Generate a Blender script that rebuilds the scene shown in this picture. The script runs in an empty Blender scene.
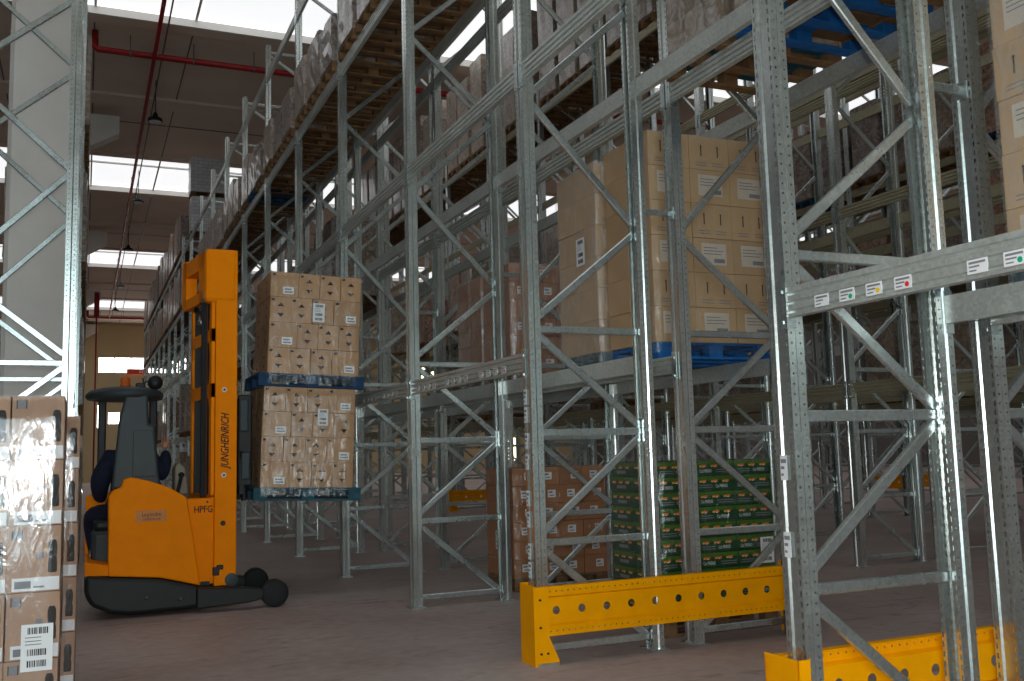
import bpy, bmesh, math, random
from mathutils import Vector, Matrix
random.seed(7)
sc = bpy.context.scene
COL = sc.collection
PI = math.pi

# ------------------------------------------------------------------ helpers
class MB:
    """collects polygons and links them as one mesh"""
    def __init__(s): s.v = []; s.f = []; s.m = []; s.mats = []
    def slot(s, mat):
        if mat not in s.mats: s.mats.append(mat)
        return s.mats.index(mat)
    def add(s, vs, fs, mat):
        b = len(s.v); k = s.slot(mat)
        s.v += [tuple(v) for v in vs]
        for f in fs: s.f.append([b+i for i in f]); s.m.append(k)
    def box(s, c, d, mat, M=None):
        x, y, z = d[0]/2, d[1]/2, d[2]/2
        vs = [Vector((sx*x, sy*y, sz*z)) for sx in (-1, 1) for sy in (-1, 1) for sz in (-1, 1)]
        if M is not None: vs = [M @ v for v in vs]
        c = Vector(c); vs = [v+c for v in vs]
        s.add(vs, [(0,1,3,2),(4,6,7,5),(0,4,5,1),(2,3,7,6),(0,2,6,4),(1,5,7,3)], mat)
    def bb(s, lo, hi, mat):
        s.box([(a+b)/2 for a, b in zip(lo, hi)], [abs(b-a) for a, b in zip(lo, hi)], mat)
    def cbox(s, c, d, mat, ch=.005, M=None):
        """box with chamfered edges"""
        bm = bmesh.new(); bmesh.ops.create_cube(bm, size=1)
        bmesh.ops.scale(bm, vec=d, verts=bm.verts)
        bmesh.ops.bevel(bm, geom=bm.edges[:], offset=ch, segments=2, affect='EDGES', profile=.5)
        s.frombm(bm, mat, Matrix.Translation(c) @ (M.to_4x4() if M else Matrix()))
    def frombm(s, bm, mat, T=Matrix()):
        bm.verts.index_update()
        s.add([T @ v.co for v in bm.verts], [[v.index for v in f.verts] for f in bm.faces], mat); bm.free()
    def prism(s, poly, axis, lo, hi, mat, ch=0):
        """polygon in the plane across AXIS, pushed from LO to HI; axis 0 -> (y,z), 1 -> (x,z), 2 -> (x,y)"""
        def P(a, b, t): return ((t, a, b), (a, t, b), (a, b, t))[axis]
        n = len(poly)
        if ch:
            bm = bmesh.new()
            A = [bm.verts.new(P(a, b, lo)) for a, b in poly]; B = [bm.verts.new(P(a, b, hi)) for a, b in poly]
            bm.faces.new(A); bm.faces.new(B[::-1])
            for i in range(n): bm.faces.new((A[i], A[(i+1) % n], B[(i+1) % n], B[i]))
            bmesh.ops.recalc_face_normals(bm, faces=bm.faces)
            bmesh.ops.bevel(bm, geom=bm.edges[:], offset=ch, segments=3, affect='EDGES', profile=.5, clamp_overlap=True)
            s.frombm(bm, mat); return
        vs = [P(a, b, lo) for a, b in poly] + [P(a, b, hi) for a, b in poly]
        fs = [list(range(n))[::-1], list(range(n, 2*n))] + [(i, (i+1) % n, n+(i+1) % n, n+i) for i in range(n)]
        s.add(vs, fs, mat)
    def bar(s, p0, p1, w, h, mat, up=(0, 1, 0)):
        """eight-sided bar with chamfered edges; H is its size along UP"""
        p0, p1 = Vector(p0), Vector(p1); d = (p1-p0).normalized(); u = Vector(up); sd = d.cross(u).normalized(); u = sd.cross(d).normalized()
        c = min(w, h)*.18; a, b = w/2, h/2
        pr = [(-a, -b+c), (-a+c, -b), (a-c, -b), (a, -b+c), (a, b-c), (a-c, b), (-a+c, b), (-a, b-c)]
        vs = [p0+sd*x+u*y for x, y in pr]+[p1+sd*x+u*y for x, y in pr]
        s.add(vs, [list(range(8))[::-1], list(range(8, 16))]+[(i, (i+1) % 8, 8+(i+1) % 8, 8+i) for i in range(8)], mat)
    def tube(s, pts, r, mat, n=8):
        pts = [Vector(p) for p in pts]; rs = r if isinstance(r, (list, tuple)) else [r]*len(pts); rings = []
        for i, p in enumerate(pts):
            d = (pts[min(i+1, len(pts)-1)]-pts[max(i-1, 0)]).normalized()
            u = d.orthogonal().normalized() if i == 0 else (u - d*u.dot(d)).normalized()
            w = d.cross(u)
            rings.append([p+(u*math.cos(2*PI*k/n)+w*math.sin(2*PI*k/n))*rs[i] for k in range(n)])
        vs = [v for R in rings for v in R]; fs = [list(range(n))[::-1], list(range((len(pts)-1)*n, len(pts)*n))]
        for i in range(len(pts)-1):
            fs += [(i*n+k, i*n+(k+1) % n, (i+1)*n+(k+1) % n, (i+1)*n+k) for k in range(n)]
        s.add(vs, fs, mat)
    def lathe(s, prof, c, mat, n=24, axis=2, sx=1, sy=1):
        vs = []; fs = []
        for r, z in prof:
            for k in range(n):
                a = 2*PI*k/n; p = (r*math.cos(a)*sx, r*math.sin(a)*sy, z)
                p = {2: p, 1: (p[0], p[2], p[1]), 0: (p[2], p[0], p[1])}[axis]
                vs.append((p[0]+c[0], p[1]+c[1], p[2]+c[2]))
        for i in range(len(prof)-1):
            fs += [(i*n+k, i*n+(k+1) % n, (i+1)*n+(k+1) % n, (i+1)*n+k) for k in range(n)]
        fs += [list(range(n))[::-1], list(range((len(prof)-1)*n, len(prof)*n))]
        s.add(vs, fs, mat)
    def quad(s, pts, mat): s.add(pts, [list(range(len(pts)))], mat)
    def mesh(s, name, smooth=False):
        me = bpy.data.meshes.new(name); me.from_pydata(s.v, [], s.f)
        for m in s.mats: me.materials.append(m)
        me.polygons.foreach_set('material_index', s.m)
        bm = bmesh.new(); bm.from_mesh(me); bmesh.ops.recalc_face_normals(bm, faces=bm.faces); bm.to_mesh(me); bm.free()
        if smooth: me.shade_smooth()
        me.update(); return me

def put(name, mesh, parent=None, loc=(0, 0, 0), rot=(0, 0, 0), label=None, kind=None):
    o = bpy.data.objects.new(name, mesh); COL.objects.link(o)
    o.location = loc; o.rotation_euler = rot
    if parent is not None: o.parent = parent
    if label: o['label'] = label
    if kind: o['kind'] = kind
    return o
def tag(o, label, cat, group=None, kind=None):
    assert 4 <= len(label.split()) <= 16, label
    o['label'] = label; o['category'] = cat
    if group: o['group'] = group
    if kind: o['kind'] = kind
    return o
def thing(name, label, cat, loc=(0, 0, 0), rot=(0, 0, 0), group=None):
    return tag(put(name, None, None, loc, rot), label, cat, group)
ORD = 'zeroth first second third fourth fifth sixth seventh eighth ninth tenth eleventh twelfth thirteenth fourteenth fifteenth sixteenth seventeenth eighteenth nineteenth twentieth'.split()
def ordn(i): return ORD[i] if i < len(ORD) else 'twenty-'+ORD[i-20]

# ------------------------------------------------------------------ materials
def newmat(name):
    m = bpy.data.materials.new(name); m.use_nodes = True
    nt = m.node_tree; b = nt.nodes['Principled BSDF']
    return m, nt, b
def lin(c): return tuple((v/12.92 if v <= .04045 else ((v+.055)/1.055)**2.4) for v in [x/255 for x in c])
def rgb(c): return (*lin(c), 1)
def plain(name, c, rough=.6, metal=0., noise=.12, scale=6., bump=0., coat=0., vary=0., spec=.35):
    """plain painted/plastic/paper surface with slight tonal mottling; vary = tone change from object to object"""
    m, nt, b = newmat(name); N = nt.nodes; L = nt.links; b.inputs['Specular IOR Level'].default_value = spec
    tc = N.new('ShaderNodeTexCoord'); nz = N.new('ShaderNodeTexNoise'); nz.inputs['Scale'].default_value = scale; nz.inputs['Detail'].default_value = 5
    L.new(tc.outputs['Object'], nz.inputs['Vector'])
    mx = N.new('ShaderNodeMixRGB'); mx.blend_type = 'MULTIPLY'; mx.inputs[0].default_value = 1; mx.inputs[1].default_value = rgb(c)
    mr = N.new('ShaderNodeMapRange'); mr.inputs[1].default_value = .3; mr.inputs[2].default_value = .7
    mr.inputs[3].default_value = 1-noise; mr.inputs[4].default_value = 1+noise*.5
    L.new(nz.outputs[0], mr.inputs[0]); out = mr.outputs[0]
    if vary:
        oi = N.new('ShaderNodeObjectInfo'); m2 = N.new('ShaderNodeMapRange'); m2.inputs[3].default_value = 1-vary; m2.inputs[4].default_value = 1+vary*.6
        L.new(oi.outputs['Random'], m2.inputs[0]); mu = N.new('ShaderNodeMath'); mu.operation = 'MULTIPLY'
        L.new(mr.outputs[0], mu.inputs[0]); L.new(m2.outputs[0], mu.inputs[1]); out = mu.outputs[0]
    L.new(out, mx.inputs[2]); L.new(mx.outputs[0], b.inputs['Base Color'])
    b.inputs['Roughness'].default_value = rough; b.inputs['Metallic'].default_value = metal; b.inputs['Coat Weight'].default_value = coat
    if bump:
        bp = N.new('ShaderNodeBump'); bp.inputs['Strength'].default_value = bump; bp.inputs['Distance'].default_value = .01
        L.new(nz.outputs[0], bp.inputs['Height']); L.new(bp.outputs[0], b.inputs['Normal'])
    return m
def emit(name, c, s):
    m, nt, b = newmat(name); b.inputs['Base Color'].default_value = (*c, 1); b.inputs['Emission Color'].default_value = (*c, 1); b.inputs['Emission Strength'].default_value = s; b.inputs['Roughness'].default_value = .4
    return m
def galvanised(name, c, rough, slots=False, metal=.88):
    """zinc-coated steel: spangle of slightly different grey flakes; slots = punched hole rows"""
    m, nt, b = newmat(name); N = nt.nodes; L = nt.links
    tc = N.new('ShaderNodeTexCoord'); vo = N.new('ShaderNodeTexVoronoi'); vo.inputs['Scale'].default_value = 55
    nz = N.new('ShaderNodeTexNoise'); nz.inputs['Scale'].default_value = 2.2; nz.inputs['Detail'].default_value = 6
    L.new(tc.outputs['Object'], vo.inputs['Vector']); L.new(tc.outputs['Object'], nz.inputs['Vector'])
    cr = N.new('ShaderNodeMixRGB'); cr.inputs[1].default_value = rgb([v*.86 for v in c]); cr.inputs[2].default_value = rgb([min(255, v*1.1) for v in c])
    ad = N.new('ShaderNodeMath'); ad.operation = 'MULTIPLY_ADD'; ad.inputs[1].default_value = .45
    sp = N.new('ShaderNodeSeparateColor'); L.new(vo.outputs['Color'], sp.inputs[0]); L.new(sp.outputs[0], ad.inputs[0])
    L.new(nz.outputs[0], ad.inputs[2]); L.new(ad.outputs[0], cr.inputs[0]); L.new(cr.outputs[0], b.inputs['Base Color'])
    mr = N.new('ShaderNodeMapRange'); mr.inputs[3].default_value = rough-.1; mr.inputs[4].default_value = rough+.12
    L.new(nz.outputs[0], mr.inputs[0]); L.new(mr.outputs[0], b.inputs['Roughness'])
    b.inputs['Metallic'].default_value = metal
    if slots:
        sx = N.new('ShaderNodeSeparateXYZ'); L.new(tc.outputs['Object'], sx.inputs[0])
        def M(op, a, bb=None, cc=None):
            n = N.new('ShaderNodeMath'); n.operation = op
            for i, v in enumerate((a, bb, cc)):
                if v is None: continue
                if isinstance(v, (int, float)): n.inputs[i].default_value = v
                else: L.new(v, n.inputs[i])
            return n.outputs[0]
        X, Y, Z = sx.outputs; ay = M('ABSOLUTE', Y); ax = M('ABSOLUTE', X)
        fz = M('FRACT', M('DIVIDE', Z, .05))
        slot = M('MULTIPLY', M('LESS_THAN', M('ABSOLUTE', M('SUBTRACT', ay, .054)), .0055), M('LESS_THAN', M('ABSOLUTE', M('SUBTRACT', fz, .5)), .27))
        dz = M('MULTIPLY', M('SUBTRACT', fz, .5), .05); dx = M('SUBTRACT', ax, .03)
        rr = M('ADD', M('MULTIPLY', dz, dz), M('MULTIPLY', dx, dx))
        hole = M('MULTIPLY', M('LESS_THAN', rr, .0058**2), M('GREATER_THAN', ay, .06))
        msk = M('MAXIMUM', slot, hole)
        tr = N.new('ShaderNodeBsdfTransparent'); mx = N.new('ShaderNodeMixShader')
        L.new(msk, mx.inputs[0]); L.new(b.outputs[0], mx.inputs[1]); L.new(tr.outputs[0], mx.inputs[2])
        L.new(mx.outputs[0], N['Material Output'].inputs[0])
    return m
def film_mat(name, fac, tint=(.95, .97, 1), bs=.5, rough=.16, milky=0.):
    """clear stretch film: wrinkled thin gloss over full transparency"""
    m, nt, b = newmat(name); N = nt.nodes; L = nt.links; N.remove(b)
    tc = N.new('ShaderNodeTexCoord'); mp = N.new('ShaderNodeMapping'); mp.inputs['Scale'].default_value = (5, 5, 1.6)
    L.new(tc.outputs['Object'], mp.inputs[0])
    nz = N.new('ShaderNodeTexNoise'); nz.inputs['Scale'].default_value = 3.2; nz.inputs['Detail'].default_value = 6; nz.inputs['Distortion'].default_value = 1.4
    L.new(mp.outputs[0], nz.inputs['Vector'])
    bp = N.new('ShaderNodeBump'); bp.inputs['Strength'].default_value = bs; bp.inputs['Distance'].default_value = .04; L.new(nz.outputs[0], bp.inputs['Height'])
    gl = N.new('ShaderNodeBsdfGlossy'); gl.inputs['Color'].default_value = (*tint, 1); gl.inputs['Roughness'].default_value = rough; L.new(bp.outputs[0], gl.inputs['Normal'])
    tr = N.new('ShaderNodeBsdfTransparent'); mx = N.new('ShaderNodeMixShader')
    mr = N.new('ShaderNodeMapRange'); mr.inputs[1].default_value = .35; mr.inputs[2].default_value = .75; mr.inputs[3].default_value = fac*.45; mr.inputs[4].default_value = fac*2.0
    L.new(nz.outputs[0], mr.inputs[0]); L.new(mr.outputs[0], mx.inputs[0])
    df = N.new('ShaderNodeBsdfDiffuse'); df.inputs['Color'].default_value = (.85, .85, .85, 1); m9 = N.new('ShaderNodeMixShader'); m9.inputs[0].default_value = milky
    L.new(gl.outputs[0], m9.inputs[1]); L.new(df.outputs[0], m9.inputs[2])
    L.new(tr.outputs[0], mx.inputs[1]); L.new(m9.outputs[0], mx.inputs[2]); L.new(mx.outputs[0], N['Material Output'].inputs[0])
    return m
def wrapped_mat(name, c1, c2, bw, bh):
    """stacked cartons seen through tight film: carton grid with tone changes, glossy wrinkles"""
    m, nt, b = newmat(name); N = nt.nodes; L = nt.links
    tc = N.new('ShaderNodeTexCoord'); sx = N.new('ShaderNodeSeparateXYZ'); L.new(tc.outputs['Object'], sx.inputs[0])
    ad = N.new('ShaderNodeMath'); ad.operation = 'ADD'; L.new(sx.outputs[0], ad.inputs[0]); L.new(sx.outputs[1], ad.inputs[1])
    cb = N.new('ShaderNodeCombineXYZ'); L.new(ad.outputs[0], cb.inputs[0]); L.new(sx.outputs[2], cb.inputs[1])
    br = N.new('ShaderNodeTexBrick'); br.inputs['Scale'].default_value = 1; br.inputs['Brick Width'].default_value = bw; br.inputs['Row Height'].default_value = bh
    br.inputs['Mortar Size'].default_value = .006; br.inputs['Color1'].default_value = rgb(c1); br.inputs['Color2'].default_value = rgb(c2); br.inputs['Mortar'].default_value = rgb([v*.66 for v in c1])
    L.new(cb.outputs[0], br.inputs['Vector'])
    oi = N.new('ShaderNodeObjectInfo'); hs = N.new('ShaderNodeHueSaturation'); mr = N.new('ShaderNodeMapRange'); mr.inputs[3].default_value = .7; mr.inputs[4].default_value = 1.12
    L.new(oi.outputs['Random'], mr.inputs[0]); L.new(mr.outputs[0], hs.inputs['Value']); L.new(br.outputs['Color'], hs.inputs['Color'])
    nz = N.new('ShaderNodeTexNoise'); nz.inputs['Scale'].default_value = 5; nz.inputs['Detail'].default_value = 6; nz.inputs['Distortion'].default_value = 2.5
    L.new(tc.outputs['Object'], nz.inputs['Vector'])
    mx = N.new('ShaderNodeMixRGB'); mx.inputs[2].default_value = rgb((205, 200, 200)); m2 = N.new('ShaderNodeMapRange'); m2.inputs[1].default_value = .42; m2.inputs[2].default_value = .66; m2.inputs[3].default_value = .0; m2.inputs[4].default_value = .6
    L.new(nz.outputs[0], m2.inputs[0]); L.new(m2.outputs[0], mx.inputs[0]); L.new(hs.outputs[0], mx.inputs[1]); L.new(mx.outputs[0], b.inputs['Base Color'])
    bp = N.new('ShaderNodeBump'); bp.inputs['Strength'].default_value = .5; bp.inputs['Distance'].default_value = .03; L.new(nz.outputs[0], bp.inputs['Height']); L.new(bp.outputs[0], b.inputs['Normal'])
    b.inputs['Roughness'].default_value = .35; b.inputs['Coat Weight'].default_value = .3
    return m

STEEL = galvanised('galvanised_steel', (196, 206, 206), .27)
STEELS = galvanised('galvanised_punched', (208, 216, 214), .24, slots=True)
BEAMM = galvanised('galvanised_beam', (190, 195, 191), .38, metal=.5)
BEAMY = galvanised('galvanised_yellowish', (178, 172, 146), .4, metal=.5)  # yellow-tinged base colour for beams of the rear rows
YEL = plain('guard_yellow', (250, 166, 0), .5, noise=.08, spec=.06)
ORG = plain('truck_orange', (252, 140, 0), .5, noise=.05, spec=.06)
DGREY = plain('truck_grey', (54, 62, 66), .5, noise=.1)
BLACK = plain('black_plastic', (26, 27, 29), .5)
RUBBER = plain('rubber', (38, 38, 40), .8, scale=20)
CHROME = plain('bright_metal', (190, 190, 190), .25, metal=1.)
DIMWHITE = plain('white_paper_dimmed', (208, 196, 180), .55, noise=.04)  # white label paper with the shading under film put into its colour
WHITE = plain('white_paper', (228, 230, 232), .55, noise=.04)
INK = plain('grey_ink', (128, 128, 134), .7)
DARKINK = plain('black_ink', (36, 32, 32), .7)
KRAFT = plain('kraft_card', (186, 146, 106), .75, noise=.1, scale=4, vary=.1)
TAN = plain('tan_card', (194, 162, 124), .72, noise=.08, scale=4, vary=.08)
BROWN = plain('brown_card', (168, 116, 78), .75, noise=.1, scale=4, vary=.1)
PINKISH = plain('faded_card', (176, 142, 118), .7, noise=.1, scale=4, vary=.06)
TAPE = plain('packing_tape', (176, 142, 100), .3)
GREEN = plain('dark_green_print', (20, 66, 38), .45, noise=.1)
LGREEN = plain('leaf_green_print', (66, 104, 28), .45, noise=.1)
ORANGEP = plain('orange_print', (225, 110, 30), .5)
WOOD = plain('pallet_wood', (130, 98, 66), .8, noise=.3, scale=9, vary=.2)
BLUEW = plain('pallet_blue', (22, 100, 170), .7, noise=.25, scale=9, vary=.15)
NAVYW = plain('pallet_navy', (20, 64, 100), .7, noise=.25, scale=9, vary=.1)
TEALW = plain('pallet_teal', (40, 88, 102), .7, noise=.3, scale=9, vary=.15)
REDP = plain('red_pipe', (150, 26, 30), .45)
GUNM = plain('conduit', (92, 92, 96), .5, metal=.5)
CONC = plain('concrete_light', (236, 233, 228), .85, noise=.08, scale=1.2)
CONCD = plain('concrete_ceiling', (222, 204, 188), .9, noise=.1, scale=.6)
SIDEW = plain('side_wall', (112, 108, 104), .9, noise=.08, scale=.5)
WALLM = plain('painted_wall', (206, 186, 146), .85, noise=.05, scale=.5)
NAVY = plain('navy_cloth', (28, 32, 54), .9, noise=.25, scale=25, bump=.3)
SKIN = plain('skin', (196, 140, 112), .55)
HAIR = plain('dark_hair', (40, 30, 24), .8, noise=.3, scale=60)
SKYL = emit('skylight_glow', (.96, .98, 1.0), 1)
WING = emit('window_glow', (1., 1., .96), 1)
DOORG = emit('door_daylight', (.78, .96, 1.0), 1)
WARMW = emit('warm_window', (1., .95, .6), 1)
REDSIGN = plain('red_sign', (226, 80, 52), .5)
FILM = film_mat('stretch_film_clear', .06)
FILMB = film_mat('stretch_film_bright', .2, milky=.45)
FILMG = film_mat('stretch_film_glossy', .085, bs=.16, rough=.12)
WR = [wrapped_mat('wrapped_tan', (164, 142, 118), (138, 118, 98), .27, .3), wrapped_mat('wrapped_mauve', (150, 132, 120), (126, 108, 98), .4, .24),
      wrapped_mat('wrapped_brown', (168, 122, 88), (146, 104, 76), .33, .2), wrapped_mat('wrapped_pale', (178, 160, 142), (152, 134, 118), .3, .34)]
WSIL = wrapped_mat('wrapped_silver', (226, 230, 236), (205, 212, 222), .3, .12)

def floor_mat():
    m, nt, b = newmat('concrete_floor'); N = nt.nodes; L = nt.links
    tc = N.new('ShaderNodeTexCoord')
    def noise(sc_, det, dist, scl):
        mp = N.new('ShaderNodeMapping'); mp.inputs['Scale'].default_value = scl; L.new(tc.outputs['Object'], mp.inputs[0])
        n = N.new('ShaderNodeTexNoise'); n.inputs['Scale'].default_value = sc_; n.inputs['Detail'].default_value = det; n.inputs['Distortion'].default_value = dist; L.new(mp.outputs[0], n.inputs['Vector']); return n.outputs[0]
    a = noise(.5, 6, .6, (1, 1, 1)); s2 = noise(1.6, 6, 1.6, (1.0, 3.4, 1)); s3 = noise(9, 4, 0, (1, 1, 1))
    r = N.new('ShaderNodeValToRGB'); r.color_ramp.elements[0].position = .3; r.color_ramp.elements[0].color = rgb((158, 138, 132)); r.color_ramp.elements[1].position = .72; r.color_ramp.elements[1].color = rgb((188, 174, 170))
    L.new(a, r.inputs[0])
    # darker reddish scuff streaks
    r2 = N.new('ShaderNodeValToRGB'); r2.color_ramp.elements[0].position = .58; r2.color_ramp.elements[0].color = (0, 0, 0, 1); r2.color_ramp.elements[1].position = .72; r2.color_ramp.elements[1].color = (1, 1, 1, 1); L.new(s2, r2.inputs[0])
    mu = N.new('ShaderNodeMath'); mu.operation = 'MULTIPLY'; mu.inputs[1].default_value = .55; L.new(r2.outputs[0], mu.inputs[0])
    mx = N.new('ShaderNodeMixRGB'); mx.inputs[2].default_value = rgb((118, 84, 76)); L.new(mu.outputs[0], mx.inputs[0]); L.new(r.outputs[0], mx.inputs[1])
    m3 = N.new('ShaderNodeMixRGB'); m3.blend_type = 'OVERLAY'; m3.inputs[0].default_value = .25; L.new(mx.outputs[0], m3.inputs[1]); L.new(s3, m3.inputs[2])
    L.new(m3.outputs[0], b.inputs['Base Color'])
    mr = N.new('ShaderNodeMapRange'); mr.inputs[3].default_value = .42; mr.inputs[4].default_value = .75; L.new(a, mr.inputs[0]); L.new(mr.outputs[0], b.inputs['Roughness'])
    bp = N.new('ShaderNodeBump'); bp.inputs['Strength'].default_value = .12; bp.inputs['Distance'].default_value = .01; L.new(s3, bp.inputs['Height']); L.new(bp.outputs[0], b.inputs['Normal'])
    return m
FLOORM = floor_mat()

# lettering as flat meshes
_txt = {}
def text_geo(s):
    """outline polygons of a string, 1 unit tall capitals, starting at the origin"""
    if s in _txt: return _txt[s]
    c = bpy.data.curves.new('lettering', 'FONT'); c.body = s; c.size = 1.4; c.resolution_u = 2
    o = bpy.data.objects.new('lettering', c); me = bpy.data.meshes.new_from_object(o)
    g = ([tuple(v.co)[:2] for v in me.vertices], [list(p.vertices) for p in me.polygons])
    bpy.data.objects.remove(o); bpy.data.curves.remove(c); bpy.data.meshes.remove(me)
    _txt[s] = g; return g
def add_text(mb, s, o, U, V, h, width, mat, shear=0):
    vs, fs = text_geo(s); w = max(v[0] for v in vs); o, U, V = Vector(o), Vector(U), Vector(V)
    k = width/w if width else h
    mb.add([o+U*(x*k+shear*y*h)+V*(y*h) for x, y in vs], fs, mat)

# ------------------------------------------------------------------ camera
f, pit, rol, yaw, H = 973.3693, .1129, -.0264, .4148, 1.5865
cy, sy, cp, sp = math.cos(yaw), math.sin(yaw), math.cos(pit), math.sin(pit)
F = Vector((sy*cp, cy*cp, sp)); R0 = Vector((cy, -sy, 0)); U0 = R0.cross(F)
R = R0*math.cos(rol)+U0*math.sin(rol); U = -R0*math.sin(rol)+U0*math.cos(rol)
cam = bpy.data.cameras.new('camera'); co = bpy.data.objects.new('camera', cam); COL.objects.link(co)
co.matrix_world = Matrix(((R.x, U.x, -F.x, 0), (R.y, U.y, -F.y, 0), (R.z, U.z, -F.z, H), (0, 0, 0, 1)))
cam.sensor_fit = 'HORIZONTAL'; cam.sensor_width = 36; cam.lens = f/1024*36; cam.clip_end = 300; cam.clip_start = .05
sc.camera = co
def pix(p):
    d = Vector(p)-Vector((0, 0, H)); z = d.dot(F)
    return (512+f*d.dot(R)/z, 340.5-f*d.dot(U)/z, z) if z > .1 else (-9e9, -9e9, z)

# ------------------------------------------------------------------ the building
X0, X1, YB, YF, ZC = -12., 46., -7., 85., 12.8
def struct(name, mb): return put(name, mb.mesh(name), kind='structure')
m = MB(); m.bb((X0, YB, -.2), (X1, YF, 0), FLOORM); struct('floor', m)
sky = [(3.2+17.25*i, 8.1+17.25*i) for i in range(-1, 5)]
m = MB(); e = YB
for a, b in sky:
    a = max(a, YB)
    if b <= YB: continue
    if a > e: m.bb((X0, e, ZC), (X1, a, ZC+.25), CONCD)
    e = b
m.bb((X0, e, ZC), (X1, YF, ZC+.25), CONCD)
for a, b in zip([s[1] for s in sky], [s[0] for s in sky[1:]]+[YF]):      # downstand edge ribs of the roof slabs and the cross rib
    m.bb((X0, a-.06, ZC-.1), (X1, a, ZC+.1), CONC); m.bb((X0, a, ZC-.1), (X1, a+.5, ZC), CONCD); m.bb((X0, b-.3, ZC-.08), (X1, b, ZC), CONCD)
    y = (a+b)/2
    m.bb((X0, y-.45, ZC-.09), (X1, y+.45, ZC), CONCD); m.bb((X0, y+2.2, ZC-.02), (X1, y+2.24, ZC), GUNM)
    for k in range(1, 24): m.bb((X0+k*2.4, a+.5, ZC-.02), (X0+k*2.4+.035, b-.3, ZC), GUNM)
struct('ceiling', m)
for i, (a, b) in enumerate(sky):
    a = max(a, YB)
    if b <= a: continue
    m = MB(); m.bb((X0, a, ZC+.12), (X1, b, ZC+.16), SKYL)
    for k in range(1, 24): m.bb((X0+k*2.4, a, ZC+.07), (X0+k*2.4+.06, b, ZC+.119), CONC)
    m.bb((X0, a+1.3, ZC+.06), (X1, a+1.4, ZC+.118), CONC)
    struct('window_%d' % (i+1), m)
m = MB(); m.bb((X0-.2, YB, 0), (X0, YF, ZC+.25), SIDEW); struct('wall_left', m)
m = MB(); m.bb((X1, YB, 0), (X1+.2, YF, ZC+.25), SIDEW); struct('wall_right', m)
# back wall with two open loading doors letting the daylight in
def wall_with_holes(name, y0, y1, holes, mat):
    m = MB(); xs = sorted({X0, X1} | {h[0] for h in holes} | {h[1] for h in holes})
    for a, b in zip(xs, xs[1:]):
        hs = sorted((h[2], h[3]) for h in holes if h[0] <= a and h[1] >= b); z = 0
        for lo, hi in hs:
            if lo > z: m.bb((a, y0, z), (b, y1, lo), mat)
            z = hi
        m.bb((a, y0, z), (b, y1, ZC+.25), mat)
    struct(name, m)
wall_with_holes('wall_back', YB-.2, YB, [(-7.5, -2.7, 0, 6.0), (-2.2, 2.6, 0, 6.0)], CONC)
for i, x in enumerate((-7.5, -2.2)):
    m = MB(); m.bb((x, YB-.2, .0), (x+4.8, YB-.15, 6.0), DOORG); struct('door_%d' % (i+1), m)
# far wall with its strip of windows
far_holes = [(.9, 9.5, 8.75, 9.95), (.88, 1.1, 4.3, 6.1), (1.7, 2.6, 4.6, 5.5), (36.5, 37.6, .7, 2.8), (28.2, 29.8, 8.4, 9.4)]
wall_with_holes('wall_far', YF, YF+.2, far_holes, WALLM)
for i, (a, b, z0, z1) in enumerate(far_holes):
    m = MB(); m.bb((a, YF+.1, z0), (b, YF+.14, z1), WARMW if a > 20 else WING)
    n = max(1, int((b-a)/1.2))
    for k in range(n+1): m.bb((a+(b-a)*k/n-.04, YF+.02, z0), (a+(b-a)*k/n+.04, YF+.1, z1), GUNM)
    struct('window_%d' % (i+11), m)
m = MB(); m.bb((3.05, YF-.14, 8.62), (4.75, YF-.08, 9.05), REDSIGN)
for k in range(4): m.bb((4.0+k*.18, YF-.15, 8.72), (4.12+k*.18, YF-.14, 8.95), WHITE)
tag(put('wall_sign', m.mesh('wall_sign')), 'red and white sign below the bright window strip on far wall', 'sign')
# concrete columns with corbels under the roof, at the rack across the aisle
for i in range(5):
    y = 15.2+17.25*i; m = MB()
    m.prism([(-1.04, y), (-.27, y), (-.2, y+.07), (-.2, y+.8), (-1.1, y+.8), (-1.1, y+.07)], 2, 0, ZC, CONC)
    m.prism([(-.2, 12.55), (.82, 12.55), (.82, 12.0), (-.2, 11.4)], 1, y+.1, y+.7, CONC)
    struct('trim_%d' % (i+1), m)

# sprinkler pipes, cable tray and lamps under the roof
def hangers(mb, pts, mat, top):
    for x, y, z in pts: mb.tube([(x, y, z), (x, y, top)], .012, mat, 6); mb.tube([(x-.02, y, z), (x+.02, y, z)], .1, mat, 10)
for i, y in enumerate((26.6, 78.3)):
    t = thing('sprinkler_pipe', ('red sprinkler pipe crossing the roof just beyond the first skylight', 'red sprinkler pipe crossing the roof by the far wall')[i], 'pipe', (0, y, 12.3))
    m = MB(); m.tube([(.04, 0, .5), (.04, 0, .06), (.1, 0, 0), (22, 0, 0)], .085, REDP, 12); put('pipe_run', m.mesh('pipe_run', True), t)
    m = MB(); hangers(m, [(x, 0, 0) for x in (.9, 2.5, 4.1, 6, 8.5)], GUNM, .5); put('hanger', m.mesh('hanger'), t)
t = thing('sprinkler_pipe', 'thin red sprinkler line running the length of the aisle roof', 'pipe', (1.5, 0, 12.28))
m = MB(); m.tube([(0, -6, 0), (0, 78, 0)], .055, REDP, 10); put('pipe_run', m.mesh('pipe_run', True), t)
m = MB(); hangers(m, [(0, 6+4.3*k, 0) for k in range(17)], GUNM, .5); put('hanger', m.mesh('hanger'), t)
t = thing('sprinkler_pipe', 'red riser pipe standing beside the corbelled columns', 'pipe', (.55, 66, 0))
m = MB(); m.tube([(0, 0, 0), (0, 0, 10.6)], .05, REDP, 10); put('pipe_run', m.mesh('pipe_run', True), t)
m = MB(); m.tube([(0, 0, 10.6), (0, 0, 12.2)], .16, REDP, 12); put('valve', m.mesh('valve', True), t)
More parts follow.
